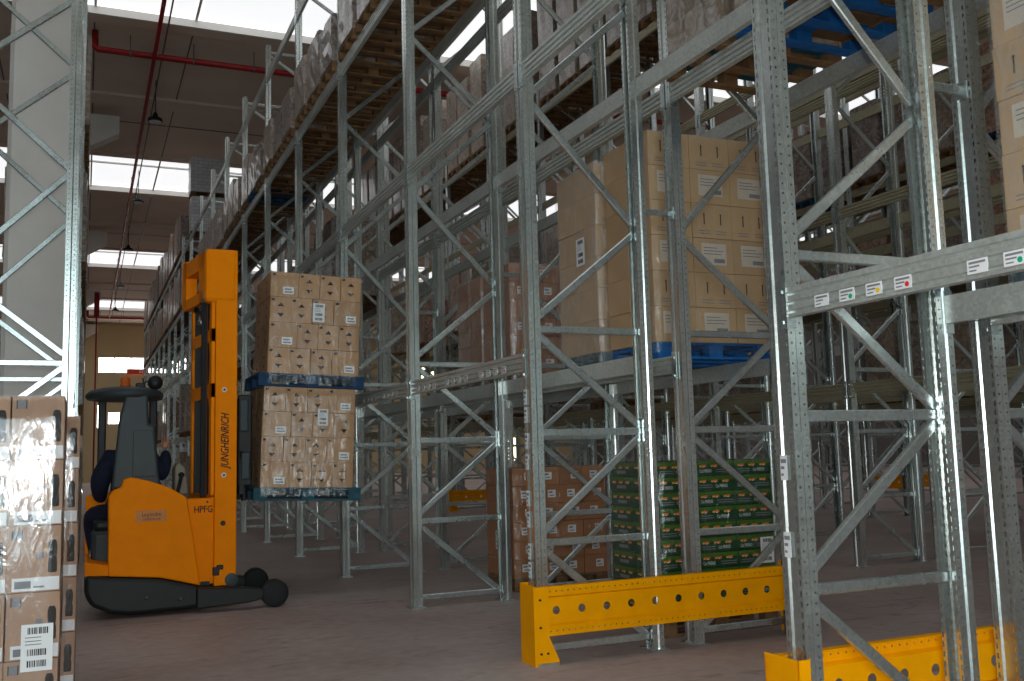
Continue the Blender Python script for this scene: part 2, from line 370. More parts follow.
t = thing('cable_line', 'dark conduit line above the aisle lamps', 'conduit', (1.72, 0, 12.45))
m = MB(); m.tube([(0, -6, 0), (0, 80, 0)], .022, GUNM, 6); put('conduit', m.mesh('conduit'), t)
for k, y in enumerate((29.6, 39.4, 48.8, 59.4, 69.2)):
    t = thing('pendant_lamp', 'round black high bay lamp, %s from camera under the conduit' % ordn(k+1), 'lamp', (1.72, y, 11.55), group='high bay lamps over the aisle')
    m = MB(); m.lathe([(.014, 1.24), (.014, .25), (.06, .22), (.09, .1), (.2, .06), (.215, -.02), (.2, -.04)], (0, 0, 0), BLACK, 20); put('housing', m.mesh('housing', True), t)
    m = MB(); m.lathe([(.18, -.042), (.16, -.055), (.03, -.06)], (0, 0, 0), WHITE, 20); put('lens', m.mesh('lens'), t)

# ------------------------------------------------------------------ racking
XA, Y0, D = 3.1875, 3.8493, 3.0097
XB = XA+1.386; XC = 9.15; XD = XC+1.386; XL = -.155
LV = [2.347, 4.673, 6.97, 9.09]; HP = 9.72
def offset_profile(pts, t):
    out = []
    for i, p in enumerate(pts):
        a = Vector(pts[max(i-1, 0)]); b = Vector(pts[min(i+1, len(pts)-1)]); d = (b-a).normalized(); out.append((p[0]-d.y*t, p[1]+d.x*t))
    return list(pts)+out[::-1]
PROF = [(.028, -.03), (.05, -.034), (.05, -.062), (.004, -.062), (-.008, -.07), (-.05, -.07), (-.05, -.03), (-.04, -.02), (-.04, .02), (-.05, .03), (-.05, .07), (-.008, .07), (.004, .062), (.05, .062), (.05, .034), (.028, .03)]
def post_mesh(sgn, mat):
    pr = offset_profile(PROF, -.003); m = MB()
    # polygon strip instead of one concave face keeps the caps clean
    n = len(PROF); A = pr[:n]; B = pr[n:][::-1]
    for i in range(n-1):
        q = [A[i], A[i+1], B[i+1], B[i]]
        m.prism([(x*sgn, y) for x, y in q], 2, 0, HP, mat)
    return m.mesh('post')
NA = [(.1, .83, 1), (.96, 1.68, 0), (1.76, 2.49, 1), (2.62, 3.34, 0), (3.43, 4.37, 1), (4.45, 5.27, 0), (5.36, 6.15, 1), (6.25, 7.05, 0), (7.15, 7.95, 1), (8.05, 8.85, 0), (8.95, 9.5, 1)]
HZ = [.1, .88, 1.72, 2.53, 9.58]
FM = {}
for sg in (1, -1):
    FM[sg, 'd'] = []; FM[sg, 'h'] = []
    for z0, z1, rev in NA:
        m = MB(); a, b = (.95, .05) if rev else (.05, .95)
        m.bar((sg*a, .004, z0), (sg*b, .004, z1), .058, .034, STEEL); FM[sg, 'd'].append(m.mesh('diagonal_brace'))
    for z in HZ:
        m = MB(); m.bar((sg*.05, .0, z), (sg*.95, .0, z), .056, .036, STEEL); FM[sg, 'h'].append(m.mesh('horizontal_brace'))
m = MB(); m.cbox((0, 0, .004), (.16, .2, .008), STEEL, .002)
for a, b in ((-.055, -.07), (.055, .07)): m.lathe([(.012, .008), (.012, .03), (.007, .034)], (a, b, 0), STEEL, 6)
FM['foot'] = m.mesh('foot_plate')
FM['post', 1] = post_mesh(1, STEELS); FM['post', -1] = post_mesh(-1, STEELS)
def joined(name, items):
    """one mesh out of (mesh, offset) pairs"""
    bm = bmesh.new(); mats = []
    for me, off in items:
        b0 = len(bm.verts); f0 = len(bm.faces); bm.from_mesh(me); bm.verts.ensure_lookup_table(); bm.faces.ensure_lookup_table()
        idx = []
        for q in me.materials:
            if q not in mats: mats.append(q)
            idx.append(mats.index(q))
        for v in bm.verts[b0:]: v.co += Vector(off)
        for q in bm.faces[f0:]: q.material_index = idx[q.material_index]
    out = bpy.data.meshes.new(name); bm.to_mesh(out); bm.free()
    for q in mats: out.materials.append(q)
    return out
PLAINPOST = {s: post_mesh(s, STEEL) for s in (1, -1)}
WHOLE = {s: joined('upright_frame', [(PLAINPOST[s], (0, 0, 0)), (PLAINPOST[-s], (s, 0, 0)), (FM['foot'], (0, 0, 0)), (FM['foot'], (s, 0, 0))]+[(q, (0, 0, 0)) for q in FM[s, 'd']+FM[s, 'h']]) for s in (1, -1)}
def tag_mesh(w, h, dot=None):
    """paper label facing -X, centred, with printed lines and a coloured spot"""
    m = MB(); m.box((0, 0, 0), (.002, w, h), WHITE)
    for k, (a, b, z, t) in enumerate(((-.4, .4, .27, .16), (-.4, .1, .0, .12), (-.4, -.05, -.28, .1))):
        m.box((-.0014, -(a+b)/2*w, z*h), (.001, (b-a)*w, t*h), INK)
    if dot:
        m.lathe([(.2*h, -.0012), (.2*h, -.0024)], (0, -.24*w, -.18*h), dot, 14, axis=0)
    return m.mesh('location_label')
DOTS = [None, plain('dot_green', (20, 165, 120), .5), plain('dot_yellow', (240, 200, 30), .5), plain('dot_red', (220, 40, 50), .5)]
TAGS = [tag_mesh(.095, .056, d) for d in DOTS]; POSTTAG = tag_mesh(.05, .12)
def frame(x, y, sg, label, group, detail, tags=()):
    if detail:
        t = thing('upright_frame', label, 'rack frame', (x, y, 0), group=group)
        put('post', FM['post', sg], t); put('post', FM['post', -sg], t, (sg, 0, 0))
        put('foot_plate', FM['foot'], t); put('foot_plate', FM['foot'], t, (sg, 0, 0))
        for q in FM[sg, 'd']: put('diagonal_brace', q, t)
        for q in FM[sg, 'h']: put('horizontal_brace', q, t)
        for dy, z in tags: put('location_label', POSTTAG, t, (-.0525, dy, z), label='white paper label')
    else:
        t = tag(put('upright_frame', WHOLE[sg], None, (x, y, 0)), label, 'rack frame', group)
    return t
XE = XC+5.96; XF_ = XE+1.386; XG = XE+5.96; XH = XG+1.386
ROWS = {'E': (XE, 1, 'fifth row from the truck aisle'), 'F': (XF_, -1, 'sixth row from the truck aisle'), 'G': (XG, 1, 'seventh row from the truck aisle'), 'H': (XH, -1, 'eighth row from the truck aisle'), 'A': (XA, 1, 'row along the truck aisle'), 'B': (XB+0, -1, 'second row from the truck aisle'), 'C': (XC, 1, 'third row from the truck aisle'), 'D': (XD, -1, 'fourth row from the truck aisle'), 'L': (XL, -1, 'row beside the beige column')}
def fy(k): return Y0+k*D
for k in range(-1, 20):
    tg = []
    if k == 0: tg = [(.015, 1.47), (.02, 1.1)]
    if k == 1: tg = [(.035, z) for z in (2.0, 1.86, 1.66, 1.5, 1.22, 1.06, .82, .68)]
    frame(XA, fy(k), 1, 'galvanised rack frame, %s, row along the truck aisle' % (ordn(k+1)+' from camera' if k >= 0 else 'beside the camera'), 'rack frames along the truck aisle', k <= 9, tg)
for k in range(-1, 20):
    frame(XB+1, fy(k), -1, 'galvanised rack frame, %s, second row from the truck aisle' % (ordn(k+1)+' from camera' if k >= 0 else 'beside the camera'), 'rack frames of the second row', k <= 7)
for k in range(0, 14):
    frame(XC, fy(k), 1, 'galvanised rack frame, %s from camera, third row from the truck aisle' % ordn(k+1), 'rack frames of the third row', k <= 3)
    frame(XD+1, fy(k), -1, 'galvanised rack frame, %s from camera, fourth row from the truck aisle' % ordn(k+1), 'rack frames of the fourth row', False)
for k in range(0, 11):
    frame(XE, fy(k), 1, 'galvanised rack frame, %s from camera, fifth row from the truck aisle' % ordn(k+1), 'rack frames of the fifth row', False)
    frame(XF_+1, fy(k), -1, 'galvanised rack frame, %s from camera, sixth row from the truck aisle' % ordn(k+1), 'rack frames of the sixth row', False)
    if k > 1:
        frame(XG, fy(k), 1, 'galvanised rack frame, %s from camera, seventh row from the truck aisle' % ordn(k+1), 'rack frames of the seventh row', False)
        frame(XH+1, fy(k), -1, 'galvanised rack frame, %s from camera, eighth row from the truck aisle' % ordn(k+1), 'rack frames of the eighth row', False)
LY = [10.2, 12.2, 16.9, 18.9, 20.9, 22.9, 24.9, 26.9, 28.9, 30.9]
for k, y in enumerate(LY):
    frame(XL, y, -1, 'galvanised rack frame, %s from camera, row beside the beige column' % ordn(k+1), 'rack frames by the beige column', k <= 1)

# row spacers tying the back-to-back frames
m = MB(); m.bar((0, 0, 0), (.286, 0, 0), .05, .034, STEEL); m.bb((0, -.04, -.05), (.005, .04, .05), STEEL); m.bb((.281, -.04, -.05), (.286, .04, .05), STEEL); SPACER = m.mesh('row_spacer')
for k in range(0, 9):
    for j, z in enumerate((3.55, 7.1, 9.4)):
        if pix((XA+1.2, fy(k), z))[1] < -5: continue
        tag(put('row_spacer', SPACER, None, (XA+1.05, fy(k), z)), 'short steel tie, %s height, between back-to-back frames, %s pair from camera' % (ordn(j+1), ordn(k+1)), 'row spacer', 'ties between back-to-back frames')

# beams
BP = [(0, 0), (.05, 0), (.05, .147), (0, .147), (0, .122), (.018, .117), (.018, .107), (0, .102), (0, .078), (.018, .073), (.018, .063), (0, .058), (0, .034), (.018, .029), (.018, .019), (0, .014)]
def beam_meshes(sg, ln, bmat=None):
    bmat = bmat or BEAMM; m = MB(); pr = [(sg*(x-.05), z-.147) for x, z in BP]
    m.prism(pr, 1, -ln/2, ln/2, bmat); rail = m.mesh('rail')
    e = []
    for s in (-1, 1):
        m = MB(); m.bb((-.056*sg, s*ln/2-s*.0, -.2), (-.052*sg, s*(ln/2+.06), .03), STEEL); m.bb((-.056*sg, s*(ln/2-.004), -.2), (.0, s*ln/2, .03), STEEL)
        for z in (-.17, -.02): m.bb((-.061*sg, s*(ln/2+.02), z-.008), (-.056*sg, s*(ln/2+.035), z+.008), STEEL)
        e.append(m.mesh('end_connector'))
    return rail, e, joined('pallet_beam', [(rail, (0, 0, 0)), (e[0], (0, 0, 0)), (e[1], (0, 0, 0))])
BMS = {(s, ln): beam_meshes(s, ln) for s in (1, -1) for ln in (round(D-.142, 4), 1.858)}
BMY = {(s, ln): beam_meshes(s, ln, BEAMY) for s in (1, -1) for ln in (round(D-.142, 4), 1.858)}
cand = []
def beams_for(row, xf, xr, ys, skip=lambda k, l: False):
    for k, (a, b) in enumerate(zip(ys, ys[1:])):
        for l, z in enumerate(LV):
            if skip(k, l): continue
            for side, x, sg in (('front', xf, 1), ('rear', xr, -1)):
                if row == 'L': side, sg2 = ('rear' if side == 'front' else 'front'), sg
                p = [pix((x, y, z)) for y in (a, b, (a+b)/2)]
                inside = any(-40 < q[0] < 1064 and -40 < q[1] < 721 for q in p)
                dist = min(q[2] for q in p if q[2] > .1) if any(q[2] > .1 for q in p) else 9e9
                w = {'A': 1, 'B': 1.3, 'C': 1.5, 'D': 2.2, 'L': 1.8, 'E': 3, 'F': 3.5, 'G': 4, 'H': 4.5}[row]*(1 if side == 'front' else 1.25)
                cand.append(((0 if inside else 1000)+dist*w, row, k, l, side, x, (a+b)/2, z, sg, round(b-a-.142, 4)))
ysA = [fy(k) for k in range(-1, 20)]; ysC = [fy(k) for k in range(0, 14)]
tunnel = lambda k, l: k == 1 and l == 0
beams_for('A', XA, XA+1, ysA, tunnel); beams_for('B', XB, XB+1, ysA, tunnel)
beams_for('C', XC, XC+1, ysC, lambda k, l: k == 0 and l == 0); beams_for('D', XD, XD+1, ysC, lambda k, l: k == 0 and l == 0)
ysE = [fy(k) for k in range(0, 11)]
beams_for('E', XE, XE+1, ysE, lambda k, l: k == 0 and l == 0); beams_for('F', XF_, XF_+1, ysE, lambda k, l: k == 0 and l == 0); beams_for('G', XG, XG+1, ysE[2:]); beams_for('H', XH, XH+1, ysE[2:])
beams_for('L', XL-1, XL, LY, lambda k, l: k == 1)
cand.sort(key=lambda c: c[0])
rest = []
for n, (w, row, k, l, side, x, y, z, sg, ln) in enumerate(cand):
    if n >= 285 or w >= 1000:
        rest.append(((BMY if row in 'CDEF' else BMS)[sg, ln][2], (x, y, z))); continue
    lab = 'grooved steel beam, %s level %s, %s bay from camera, %s' % (ordn(l+1), side, ordn(k+1), ROWS[row][2])
    grp = 'beams of the '+ROWS[row][2]
    if (row in 'AB' and k <= 3):
        t = thing('pallet_beam', lab, 'rack beam', (x, y, z), group=grp); rail, e, _ = BMS[sg, ln]
        put('rail', rail, t); put('end_connector', e[0], t); put('end_connector', e[1], t)
    else:
        t = tag(put('pallet_beam', (BMY if row in 'CDEF' else BMS)[sg, ln][2], None, (x, y, z)), lab, 'rack beam', grp)
    if row == 'A' and side == 'front' and l == 0 and k <= 6:
        for g in range(3):
            for q in range(4): put('location_label', TAGS[q], t, (-.0515, ln/2-.25-.165*q-.87*g, -.1), label='white location label')
tag(put('pallet_beam', joined('pallet_beam', rest)), 'remaining grooved steel beams high up and deep in the rear racking', 'rack beam', None, 'stuff')

# ------------------------------------------------------------------ yellow rack end guards
def plate_with_holes(outer, holes, th):
    c = bpy.data.curves.new('plate', 'CURVE'); c.dimensions = '2D'; c.fill_mode = 'BOTH'; c.extrude = th/2
    for pts in [outer]+holes:
        s = c.splines.new('POLY'); s.points.add(len(pts)-1); s.use_cyclic_u = True
        for q, (a, b) in zip(s.points, pts): q.co = (a, b, 0, 1)
    o = bpy.data.objects.new('plate', c); me = bpy.data.meshes.new_from_object(o); bpy.data.objects.remove(o); bpy.data.curves.remove(c)
    me.materials.clear(); me.materials.append(YEL)
    me.transform(Matrix.Rotation(PI/2, 4, 'X')); me.update(); return me
def circ(x, z, r, n): return [(x+r*math.cos(2*PI*k/n), z+r*math.sin(2*PI*k/n)) for k in range(n)]
GL = 2.52
def band(z0, z1):
    return None
# web with round openings, two flanges with bolt-hole rows, lips
web = plate_with_holes([(.1, .295), (GL-.1, .295), (GL-.1, .485), (.1, .485)], [circ(.2+.2165*i, .39, .03, 20) for i in range(11)], .005)
flg = lambda z0, z1: plate_with_holes([(0, z0), (GL, z0), (GL, z1), (0, z1)], [circ(.09+.0507*i, (z0+z1)/2, .0065, 8) for i in range(47)], .005)
fl1, fl2 = flg(.5, .57), flg(.21, .28)
m = MB()
for z in (.5, .28):          # folded steps between the recessed web and the flanges
    d = -.015 if z == .5 else .015
    m.quad([(.0, .0, z), (GL, 0, z), (GL, .022, z+d), (0, .022, z+d)], YEL)
m.bb((0, 0, .565), (GL, .05, .57), YEL); m.bb((0, 0, .21), (GL, .05, .215), YEL); steps = m.mesh('steps')
me_rail = joined('rail', [(web, (0, .022, 0)), (fl1, (0, 0, 0)), (fl2, (0, 0, 0)), (steps, (0, 0, 0))])
m = MB()
m.prism([(0, 0), (.2, 0), (.2, .03), (.12, .21), (.12, .57), (0, .57)], 1, -.012, -.005, YEL)
m.bb((0, -.012, 0), (.006, .235, .585), YEL); m.bb((0, .228, 0), (.07, .235, .585), YEL)
m.box((.1, -.014, .012), (.16, .05, .024), STEEL)
for a, b in ((.05, .09), (.105, .09), (.05, .48), (.05, .28)): m.lathe([(.009, -.012), (.009, -.022)], (a, 0, b), BLACK, 8, axis=1)
leg = m.mesh('end_leg')
me_leg2 = leg.copy(); me_leg2.transform(Matrix.Scale(-1, 4, (1, 0, 0))); me_leg2.flip_normals()
def guard(x, y, flip, label):
    t = thing('rack_guard', label, 'rack guard', (x, y, 0), group=None)
    if flip: t.scale = (1, -1, 1)
    put('rail', me_rail, t); put('end_leg', leg, t); put('end_leg', me_leg2, t, (GL, 0, 0))
    return t
guard(XA-.115, fy(1)-.14, False, 'long yellow rack guard with round holes, across the second frame pair')
guard(XA-.14, fy(0)+.12, True, 'yellow rack guard cut by picture bottom, across the first frame pair')
for i, (x, y, fl) in enumerate(((XC-.115, fy(1)-.14, 0), (XC-.115, fy(6)+.14, 1), (XC-.115, fy(7)-.14, 0), (XE-.115, fy(1)-.14, 0), (XG-.115, fy(6)-.14, 0))):
    guard(x, y, bool(fl), ('yellow rack guard across the second frame pair of the third row', 'yellow rack guard deep between racks, seventh frame pair of third row', 'yellow rack guard deep between racks, eighth frame pair of third row', 'yellow guard far off across the second frame pair of the fifth row', 'small yellow guard farthest off, at the seventh row of racks')[i])

# ------------------------------------------------------------------ pallets
def pallet_parts(w, w2=None):
    P = {}; w2 = w2 or w
    m = MB()
    for k in range(5): m.cbox((0, -.8/2+.0725+k*.16375, .133), (1.2, (.145 if k % 2 == 0 else .1), .022), w if k % 2 else w2, .003)
    for x in (-.5275, 0, .5275): m.cbox((x, 0, .111), (.145, .8, .022), w2 if x else w, .003)
    P['deck'] = m.mesh('deck')
    m = MB(); m.cbox((0, 0, .061), (.145, .1, .078), w, .004); P['block'] = m.mesh('block')
    m = MB(); m.cbox((0, 0, .011), (1.2, .1, .022), w, .003); P['runner'] = m.mesh('runner')
    P['whole'] = joined('pallet', [(P['deck'], (0, 0, 0))]+[(P['block'], (x, y, 0)) for x in (-.5275, 0, .5275) for y in (-.35, 0, .35)]+[(P['runner'], (0, y, 0)) for y in (-.35, 0, .35)])
    return P
PAL = {'wood': pallet_parts(WOOD), 'blue': pallet_parts(BLUEW), 'teal': pallet_parts(TEALW), 'navy': pallet_parts(NAVYW), 'mixed': pallet_parts(BLUEW, WOOD), 'mixed2': pallet_parts(WOOD, TEALW)}
PALN = {'wood': 'bare wooden', 'blue': 'bright blue', 'teal': 'worn teal-blue'}
def pallet(kind, loc, label, detail=True, rot=(0, 0, 0), group=None):
    P = PAL[kind]
    if not detail: return tag(put('pallet', P['whole'], None, loc, rot), label, 'pallet', group)
    t = thing('pallet', label, 'pallet', loc, rot, group); put('deck', P['deck'], t)
    for y in (-.35, 0, .35):
        put('runner', P['runner'], t, (0, y, 0))
        for x in (-.5275, 0, .5275): put('block', P['block'], t, (x, y, 0))
    return t

# ------------------------------------------------------------------ cartons
_cart = {}
def carton_mesh(style, dx, dy, dz, var):
    key = (style, round(dx, 4), round(dy, 4), round(dz, 4), var)
    if key in _cart: return _cart[key]
    card = {'truck': KRAFT, 'brown': BROWN, 'arrow': TAN, 'bottle': PINKISH, 'tray': GREEN}[style]
    m = MB(); m.cbox((0, 0, dz/2), (dx, dy, dz), card, .004); e = .0008
    # frame for drawing on the two faces that look at the camera and the aisle
    faces = [((-dx/2, -dy/2-e, 0), (1, 0, 0), dx), ((-dx/2-e, dy/2, 0), (0, -1, 0), dy), ((dx/2+e, -dy/2, 0), (0, 1, 0), dy)]
    def rect(fc, a, b, z0, z1, mat, lift=0):
        o, u, w = fc; o = Vector(o); u = Vector(u); nrm = u.cross(Vector((0, 0, 1)))*lift
        m.quad([o+u*(a*w)+Vector((0, 0, z0*dz))+nrm, o+u*(b*w)+Vector((0, 0, z0*dz))+nrm, o+u*(b*w)+Vector((0, 0, z1*dz))+nrm, o+u*(a*w)+Vector((0, 0, z1*dz))+nrm], mat)
    def tri(fc, a, z, s, up, mat):
        o, u, w = fc; o = Vector(o); u = Vector(u); c = o+u*(a*w)+Vector((0, 0, z*dz)); k = 1 if up else -1
        m.quad([c-u*s-Vector((0, 0, k*s*.55)), c+u*s-Vector((0, 0, k*s*.55)), c+Vector((0, 0, k*s*.55))], mat)
    if style != 'tray': m.box((0, 0, dz+.0004), (dx*.98, .05, .0008), TAPE)
    for n, fc in enumerate(faces):
        w = fc[2]
        if style == 'truck':
            rect(fc, .06, .06+.035/w, .84, .93, DARKINK)
            if w < .28 or n:
                tri(fc, .5, .7, .04, True, DARKINK); tri(fc, .5, .28, .04, False, DARKINK)
            else:
                rect(fc, .46, .84, .13, .42, WHITE, .0004); rect(fc, .51, .8, .18, .24, INK, .0008); rect(fc, .51, .75, .29, .35, INK, .0008)
        elif style == 'brown':
            if n == 0:
                a = .34+.16*var; rect(fc, a, a+.1/w, .32, .74, WHITE, .0004); rect(fc, a+.02/w, a+.08/w, .4, .46, INK, .0008); rect(fc, a+.01/w, a+.06/w, .56, .66, INK, .0008)
            rect(fc, .02, .98, .49, .496, DARKINK) if n == 0 and var == 2 else None
        elif style == 'arrow':
            if var >= 10 and n == 1: continue
            if var % 10 == 0:
                for a in (.3, .72):
                    rect(fc, a-.006/w, a+.006/w, .4, .7, DARKINK); tri(fc, a, .72, .013, True, DARKINK)
                    rect(fc, a-.06/w, a+.06/w, .2, .225, INK); rect(fc, a-.06/w, a+.06/w, .12, .145, INK)
            else:
                rect(fc, .2, .82, .24, .86, DIMWHITE, .0004)
                for q, (a, b) in enumerate(((.25, .6), (.25, .75), (.25, .7))): rect(fc, a, b, .72-.09*q, .745-.09*q, INK, .0008)
                rect(fc, .5, .78, .3, .42, INK, .0008)
        elif style == 'bottle':
            if n == 0 or n == 2:
                rect(fc, .1, .26, .8, .94, INK)                                        # handling marks
                for a, b, z0, z1 in ((.08, .1, .8, .94), (.26, .28, .8, .94)): rect(fc, a, b, z0, z1, DARKINK)
                # dark bottle drawing on the side, oval brand ring, pale address band
                o, u, ww = fc; o = Vector(o); u = Vector(u)
                pts = []
                for z, r in ((.28, .06), (.3, .085), (.45, .085), (.52, .07), (.6, .085), (.72, .08), (.78, .05)): pts.append((r, z))
                ol = [(.85-r, z) for r, z in pts]+[(.85+r, z) for r, z in reversed(pts)]
                m.quad([o+u*(a*ww)+Vector((0, 0, z*dz)) for a, z in ol], DARKINK)
                for q in range(14):
                    a0, a1 = 2*PI*q/14, 2*PI*(q+1)/14
                    m.quad([o+u*((.5+.13*s*math.cos(t))*ww)+Vector((0, 0, (.37+.035*s*math.sin(t))*dz)) for s, t in ((1, a0), (1, a1), (.85, a1), (.85, a0))], INK)
                rect(fc, .1, .98, .02, .22, WHITE, .0004); rect(fc, .15, .45, .06, .17, INK, .0008); rect(fc, .5, .7, .06, .09, INK, .0008); rect(fc, .55, .68, .5, .6, INK)
        elif style == 'tray':
            rect(fc, .01, .99, .7, .97, LGREEN)
            for q in range(3):
                a = .2+.3*q
                rect(fc, a-.02/w, a+.025/w, .58, .72, ORANGEP, .0004); rect(fc, a-.045/w, a-.02/w, .56, .68, plain_once('yellow_print', (232, 170, 60)), .0004); rect(fc, a-.01/w, a+.01/w, .55, .6, WHITE, .0007)
            if n == 0:
                o, u, ww = fc; add_text(m, 'Cat FRIEND', Vector(o)+Vector((ww*(.08 if var == 0 else .5), -.0006, dz*.2)), u, (0, 0, 1), dz*.22, ww*.32, WHITE)
                for q in range(2): rect(fc, .55 if var == 0 else .08, .95 if var == 0 else .42, .2+.15*q, .25+.15*q, INK)
            elif n == 1:
                rect(fc, .3, .7, .2, .42, INK)
    me = m.mesh('carton'); _cart[key] = me; return me
_po = {}
def plain_once(n, c):
    if n not in _po: _po[n] = plain(n, c, .5)
    return _po[n]
NCART = [0]; FILMS = []
def cartons(style, colour, base, layout, nl, dz, where, side_word, group, jitter=.004, xf=None, varf=None):
    """layout(layer) -> list of (x, y, dx, dy, phrase); BASE is the lower corner; XF an optional placing matrix"""
    for l in range(nl):
        for i, (x, y, dx, dy, ph) in enumerate(layout(l)):
            var = varf(l, i) if varf else 0
            me = carton_mesh(style, dx-.004, dy-.004, dz-.003, var)
            p = Vector((base[0]+x+dx/2+random.uniform(-1, 1)*jitter, base[1]+y+dy/2+random.uniform(-1, 1)*jitter*.5, base[2]+l*dz))
            M = Matrix.Translation(p) @ Matrix.Rotation(random.uniform(-1, 1)*jitter*1.2, 4, 'Z')
            if xf is not None: M = xf @ M
            o = put('carton', me); o.matrix_world = M
            top = nl-1-l
            lay = 'top layer' if top == 0 else ('bottom layer' if l == 0 else '%s layer down' % ordn(top+1))
            tag(o, '%s carton, %s, %s, %s' % (colour, lay, ph, where), 'carton', group); NCART[0] += 1
def film(lo, hi, label, mat=FILM, xf=None, nx=14, bulge=.012, group=None, pillow=0.):
    """four-sided tube of stretch film round a load, folded in a little at the top"""
    m = MB(); rng = random.Random(label)
    x0, y0, z0 = lo; x1, y1, z1 = hi; ring = []
    n = nx
    for i in range(n): ring.append((x0+(x1-x0)*i/n, y0, 0, -1))
    for i in range(n): ring.append((x1, y0+(y1-y0)*i/n, 1, 0))
    for i in range(n): ring.append((x1-(x1-x0)*i/n, y1, 0, 1))
    for i in range(n): ring.append((x0, y1-(y1-y0)*i/n, -1, 0))
    nz = 12; vs = []; N4 = len(ring)
    for k in range(nz+1):
        z = z0+(z1-z0)*k/nz
        for (x, y, a, b) in ring:
            t_ = 1-((x-(x0+x1)/2)*2/(x1-x0))**2 if b else 1-((y-(y0+y1)/2)*2/(y1-y0))**2
            q = .004+rng.random()*bulge+pillow*t_*(1-((z-(z0+z1)/2)*2/(z1-z0))**2); vs.append((x+a*q, y+b*q, z))
    cx, cyy = (x0+x1)/2, (y0+y1)/2
    for (x, y, a, b) in ring:
        vs.append((x+(cx-x)*.12, y+(cyy-y)*.12, z1+.004+rng.random()*.008))
    fs = [(k*N4+i, k*N4+(i+1) % N4, (k+1)*N4+(i+1) % N4, (k+1)*N4+i) for k in range(nz+1) for i in range(N4)]
    m.add(vs, fs, mat); o = put('stretch_film', m.mesh('stretch_film', True))
    if xf is not None: o.matrix_world = xf
    FILMS.append(o); return tag(o, label, 'stretch film', group)
def label_sheet(name, w, h, lab):
    m = MB(); m.box((0, 0, 0), (w, .0016, h), WHITE)
    rng = random.Random(lab)
    for z, n in ((.36, 1), (-.1, 1), (-.34, 1)):
        a = -.3
        while a < .3:
            b = rng.uniform(.015, .05); m.box((a*w+b*w/2, -.0012, z*h), (b*w, .0008, h*.14), DARKINK); a += b+rng.uniform(.012, .03)
    for z in (.22, .14, .07): m.box((-.12*w, -.0012, z*h), (w*.5, .0008, h*.018), INK)
    return m.mesh(name)
SHEET = label_sheet('shipping_label', .19, .3, 'a')
def sheet(loc, label, rot=(0, 0, 0), s=1, xf=None):
    fl = FILMS[-1]
    o = put('shipping_label', SHEET, None, loc, rot); o.scale = (s, 1, s)
    if xf is not None: o.matrix_world = xf @ Matrix.Translation(loc) @ Matrix.Diagonal((s, 1, s, 1))
    w_ = o.matrix_world.copy() if xf is not None else Matrix.LocRotScale(Vector(loc), Matrix.Rotation(rot[2], 3, 'Z'), Vector((s, 1, s)))
    o.parent = fl; o.matrix_parent_inverse = fl.matrix_world.inverted(); o.matrix_world = w_; o['label'] = label; return o

# 1 green tray load, wooden pallet, on the floor behind the yellow guard
gx, gy = 4.46, 7.16
pallet('wood', (gx+.6, gy+.4, 0), 'bare wooden pallet on the floor under the green tray cartons')
def lay_green(l):
    L = [(0, 0, .4, .4, 'first from aisle'), (.4, 0, .4, .4, 'second from aisle'), (.8, 0, .4, .4, 'third from aisle'), (0, .4, .4, .4, 'rear aisle corner')]
    if l == 9: L += [(.4, .4, .4, .4, 'rear middle'), (.8, .4, .4, .4, 'rear far corner')]
    return L
cartons('tray', 'green printed', (gx, gy, .146), lay_green, 10, .1315, 'floor stack behind guard', '', 'green tray cartons', varf=lambda l, i: (l+i) % 2)
film((gx-.005, gy-.005, .05), (gx+1.205, gy+.805, 1.47), 'clear stretch film round the green tray cartons')
sheet((gx+1.1, gy-.02, .66), 'white delivery sheet low on the green tray cartons', s=.75)
# 2 brown cartons on the floor further on
bx, by = 4.5, 10.32
pallet('wood', (bx+.6, by+.4, 0), 'bare wooden pallet on the floor under the plain brown cartons')
def lay4(l):
    L = [(.3*i, 0, .3, .4, ORD[i+1]+' from aisle') for i in range(4)]+[(0, .4, .3, .4, 'rear aisle corner')]
    if l == 5: L += [(.3, .4, .3, .4, 'rear second from aisle'), (.6, .4, .3, .4, 'rear third from aisle'), (.9, .4, .3, .4, 'rear fourth from aisle')]
    return L
cartons('brown', 'brown', (bx, by, .146), lay4, 6, .207, 'floor stack behind third frame', '', 'brown cartons on the floor', varf=lambda l, i: (l*3+i) % 2)
film((bx-.005, by-.005, .05), (bx+1.205, by+.805, 1.395), 'clear stretch film round the brown floor cartons')
sheet((bx-.018, by+.42, .55), 'white sheet on aisle side of the brown floor cartons', (0, 0, -PI/2), .7)
# 3 brown cartons on the first beam level, same bay of the second row
b2z = LV[0]
pallet('wood', (bx+.6, 10.26+.4, b2z), 'wooden pallet on first level beams under taller brown carton load')
cartons('brown', 'brown', (bx, 10.26, b2z+.146), lay4, 6, .213, 'taller first-level brown load', '', 'brown cartons on the first beam level', varf=lambda l, i: (l*3+i) % 2)
film((bx-.005, 10.255, b2z+.05), (bx+1.205, 11.065, b2z+1.435), 'clear stretch film round the taller first-level brown carton load', FILMB)
pallet('wood', (4.48+.6, 11.11+.4, b2z), 'wooden pallet on first level beams under shorter brown carton load')
def lay3(l): return [(0, 0, .3, .4, 'first from aisle'), (.3, 0, .3, .4, 'second from aisle'), (0, .4, .3, .4, 'rear aisle corner')]
cartons('brown', 'brown', (4.48, 11.11, b2z+.146), lay3, 6, .21, 'shorter first-level brown load', '', 'brown cartons on the first beam level', varf=lambda l, i: (l*3+i) % 2)
film((4.475, 11.105, b2z+.05), (5.09, 11.915, b2z+1.42), 'shiny stretch film round the shorter first-level brown carton load', FILMB)
